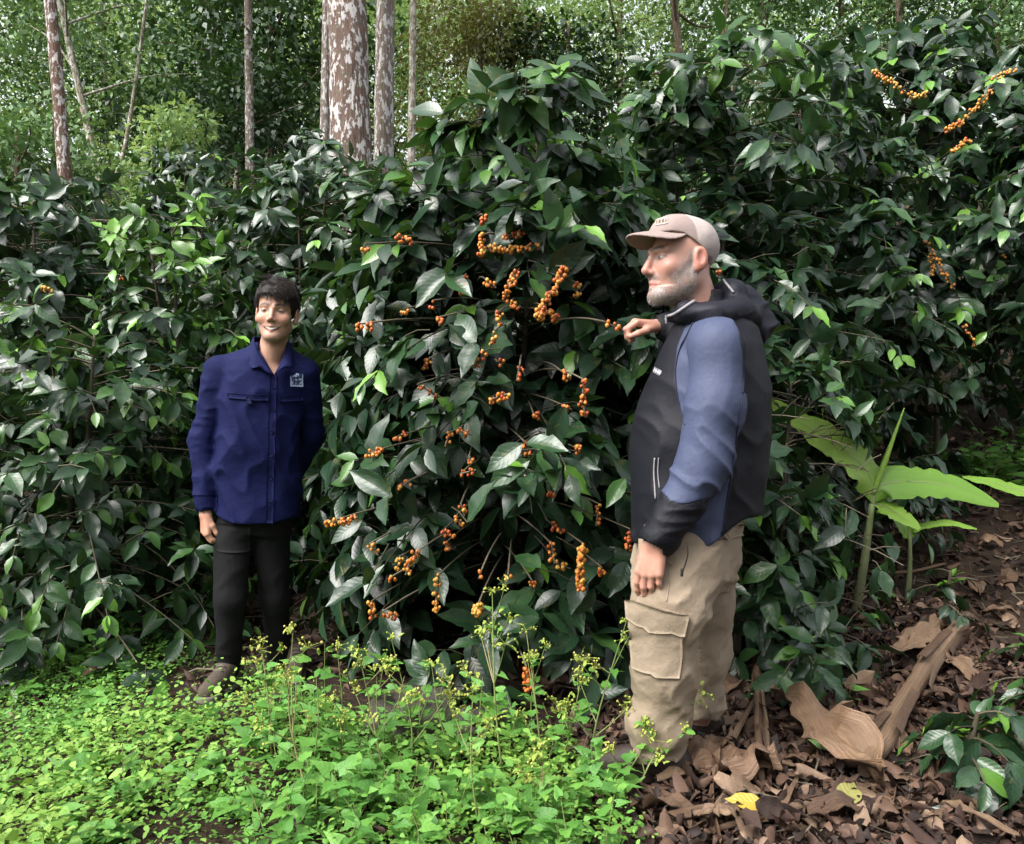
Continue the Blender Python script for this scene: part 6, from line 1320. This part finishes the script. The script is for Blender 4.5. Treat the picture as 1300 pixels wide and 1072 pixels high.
    def trousers(P):
        z = P[:, 2]
        hp = loft(P, [(.60, .555, 2.57, .165, .135), (.68, .570, 2.59, .19, .165), (.74, .585, 2.6, .185, .165), (.80, .60, 2.6, .17, .145), (.88, .61, 2.6, .16, .13)], L, F)
        nl = chain(P, [hipn, PX(850, 770, 2.46), kn_n, PX(836, 915, 2.48), an_n], [.128, .112, .093, .082, .068], .04); fl = chain(P, [hipf, PX(894, 765, 2.76), kn_f, an_f], [.122, .102, .080, .066], .04)
        sw = np.stack([P[:, 0] * 7 + z * 4, P[:, 1] * 7, z * 6 - P[:, 0] * 5], -1); low = smooth01(.36 - z, 0, .3)
        fd = .020 * (ridge(sw, (1, 1, 1.2), 91, 3) - .3) + .016 * low * (ridge(P, (8, 8, 21), 92, 2) - .4) + .005 * (ridge(sw, (2.6, 2.6, 3.2), 93, 2) - .4)
        d = sm(sm(hp, nl, .03), fl, .010) - fd; return np.maximum(d, .080 + .015 * np.sin(P[:, 0] * 30) - z)
    m_kh = cloth_mat('khaki_cotton', .85, 500, .2, .2, tuple(kh), 0, 16, .4); m_kh2 = cloth_mat('khaki_cotton_flap', .85, 500, .2, .2, tuple(kh * 1.04), 0, 22, .3)
    sdf_obj('trousers', trousers, org + np.array([-.42, -.42, .0]), org + np.array([.42, .42, .88]), .0065, m_kh, root, org, None, 1, .4); tr = root.children[-1]
    patch('cargo_pocket', trousers, [(801, 778), (868, 790), (862, 862), (806, 848)], m_kh, tr, org, 18, 18, .003, .009, edge=lambda uv, s, t: uv + np.stack([0 * s, 3 * np.sin(s * math.pi) * t], -1))
    patch('pocket_flap', trousers, [(800, 762), (873, 781), (868, 806), (801, 784)], m_kh2, tr, org, 18, 8, .010, .008, edge=lambda uv, s, t: uv + np.stack([0 * s, 7 * t * np.sin(np.clip(s * 1.3, 0, 1) * math.pi)], -1))
    patch('back_pocket_flap', trousers, [(902, 676), (948, 664), (944, 679), (903, 688)], m_kh2, tr, org, 16, 6, .003, .006)
    m_btn = plain_mat('khaki_button', (.20, .15, .10), .5, 30, .1, 0); patch('button', trousers, [(917, 681), (922, 680), (922, 684), (917, 685)], m_btn, tr, org, 4, 4, .010, .003)
    strip2 = lambda pts, w: None
    mb = MB(); q = poly([(838, 705, 0), (846, 712, 0), (853, 718, 0)], 8)[:, :2]; mb.tube(ray_hit(trousers, q[:, 0], q[:, 1], 2.1, 2.9), .004, 5, .5); q = poly([(848, 700, 0), (850, 720, 0), (849, 745, 0), (846, 764, 0)], 14)[:, :2]; mb.tube(ray_hit(trousers, q[:, 0], q[:, 1], 2.1, 2.9) - np.array([0, .0, 0]), .0022, 5, .5); mb.build('seam', m_kh2, tr, org)
    # shoes
    m_shoe = cloth_mat('brown_leather', .6, 200, .3, .35, (.045, .032, .025), 0, 40, .3); m_sole = plain_mat('dark_sole', (.03, .028, .026), .8)
    for hl, toe in ((an_n[:2] + np.array([.06, -.01]), an_n[:2] + np.array([-.25, .05])), (an_f[:2] + np.array([.045, -.01]), an_f[:2] + np.array([-.20, .09]))):
        hz = float(ground_z(*hl)) + .004; H = np.array([*hl, hz]); Tt = np.array([*toe, hz]); dr = nrm(Tt - H)
        def shoe(P, H=H, Tt=Tt, dr=dr, hz=hz):
            d = cap(P, H + [0, 0, .055], H + dr * .06 + [0, 0, .10], .044, .046); d = sm(d, cap(P, H + dr * .03 + [0, 0, .048], Tt - dr * .03 + [0, 0, .036], .046, .044), .03); d = sm(d, cap(P, H + dr * .07 + [0, 0, .09], Tt - dr * .08 + [0, 0, .052], .036, .036), .02); return np.maximum(d, hz + .02 - P[:, 2])
        def sole(P, H=H, Tt=Tt, dr=dr, hz=hz):
            d = cap(P * np.array([1, 1, 0], np.float32), H * [1, 1, 0], (Tt - dr * .03) * [1, 1, 0], .048, .050); return np.maximum(d, np.abs(P[:, 2] - hz - .012) - .014)
        lo = np.minimum(H, Tt) - .09; hi = np.maximum(H, Tt) + [.09, .09, .18]; sdf_obj('shoe', shoe, lo, hi, .005, m_shoe, root, org); so = root.children[-1]; sdf_obj('sole', sole, lo, hi, .005, m_sole, so, org)
build_older()
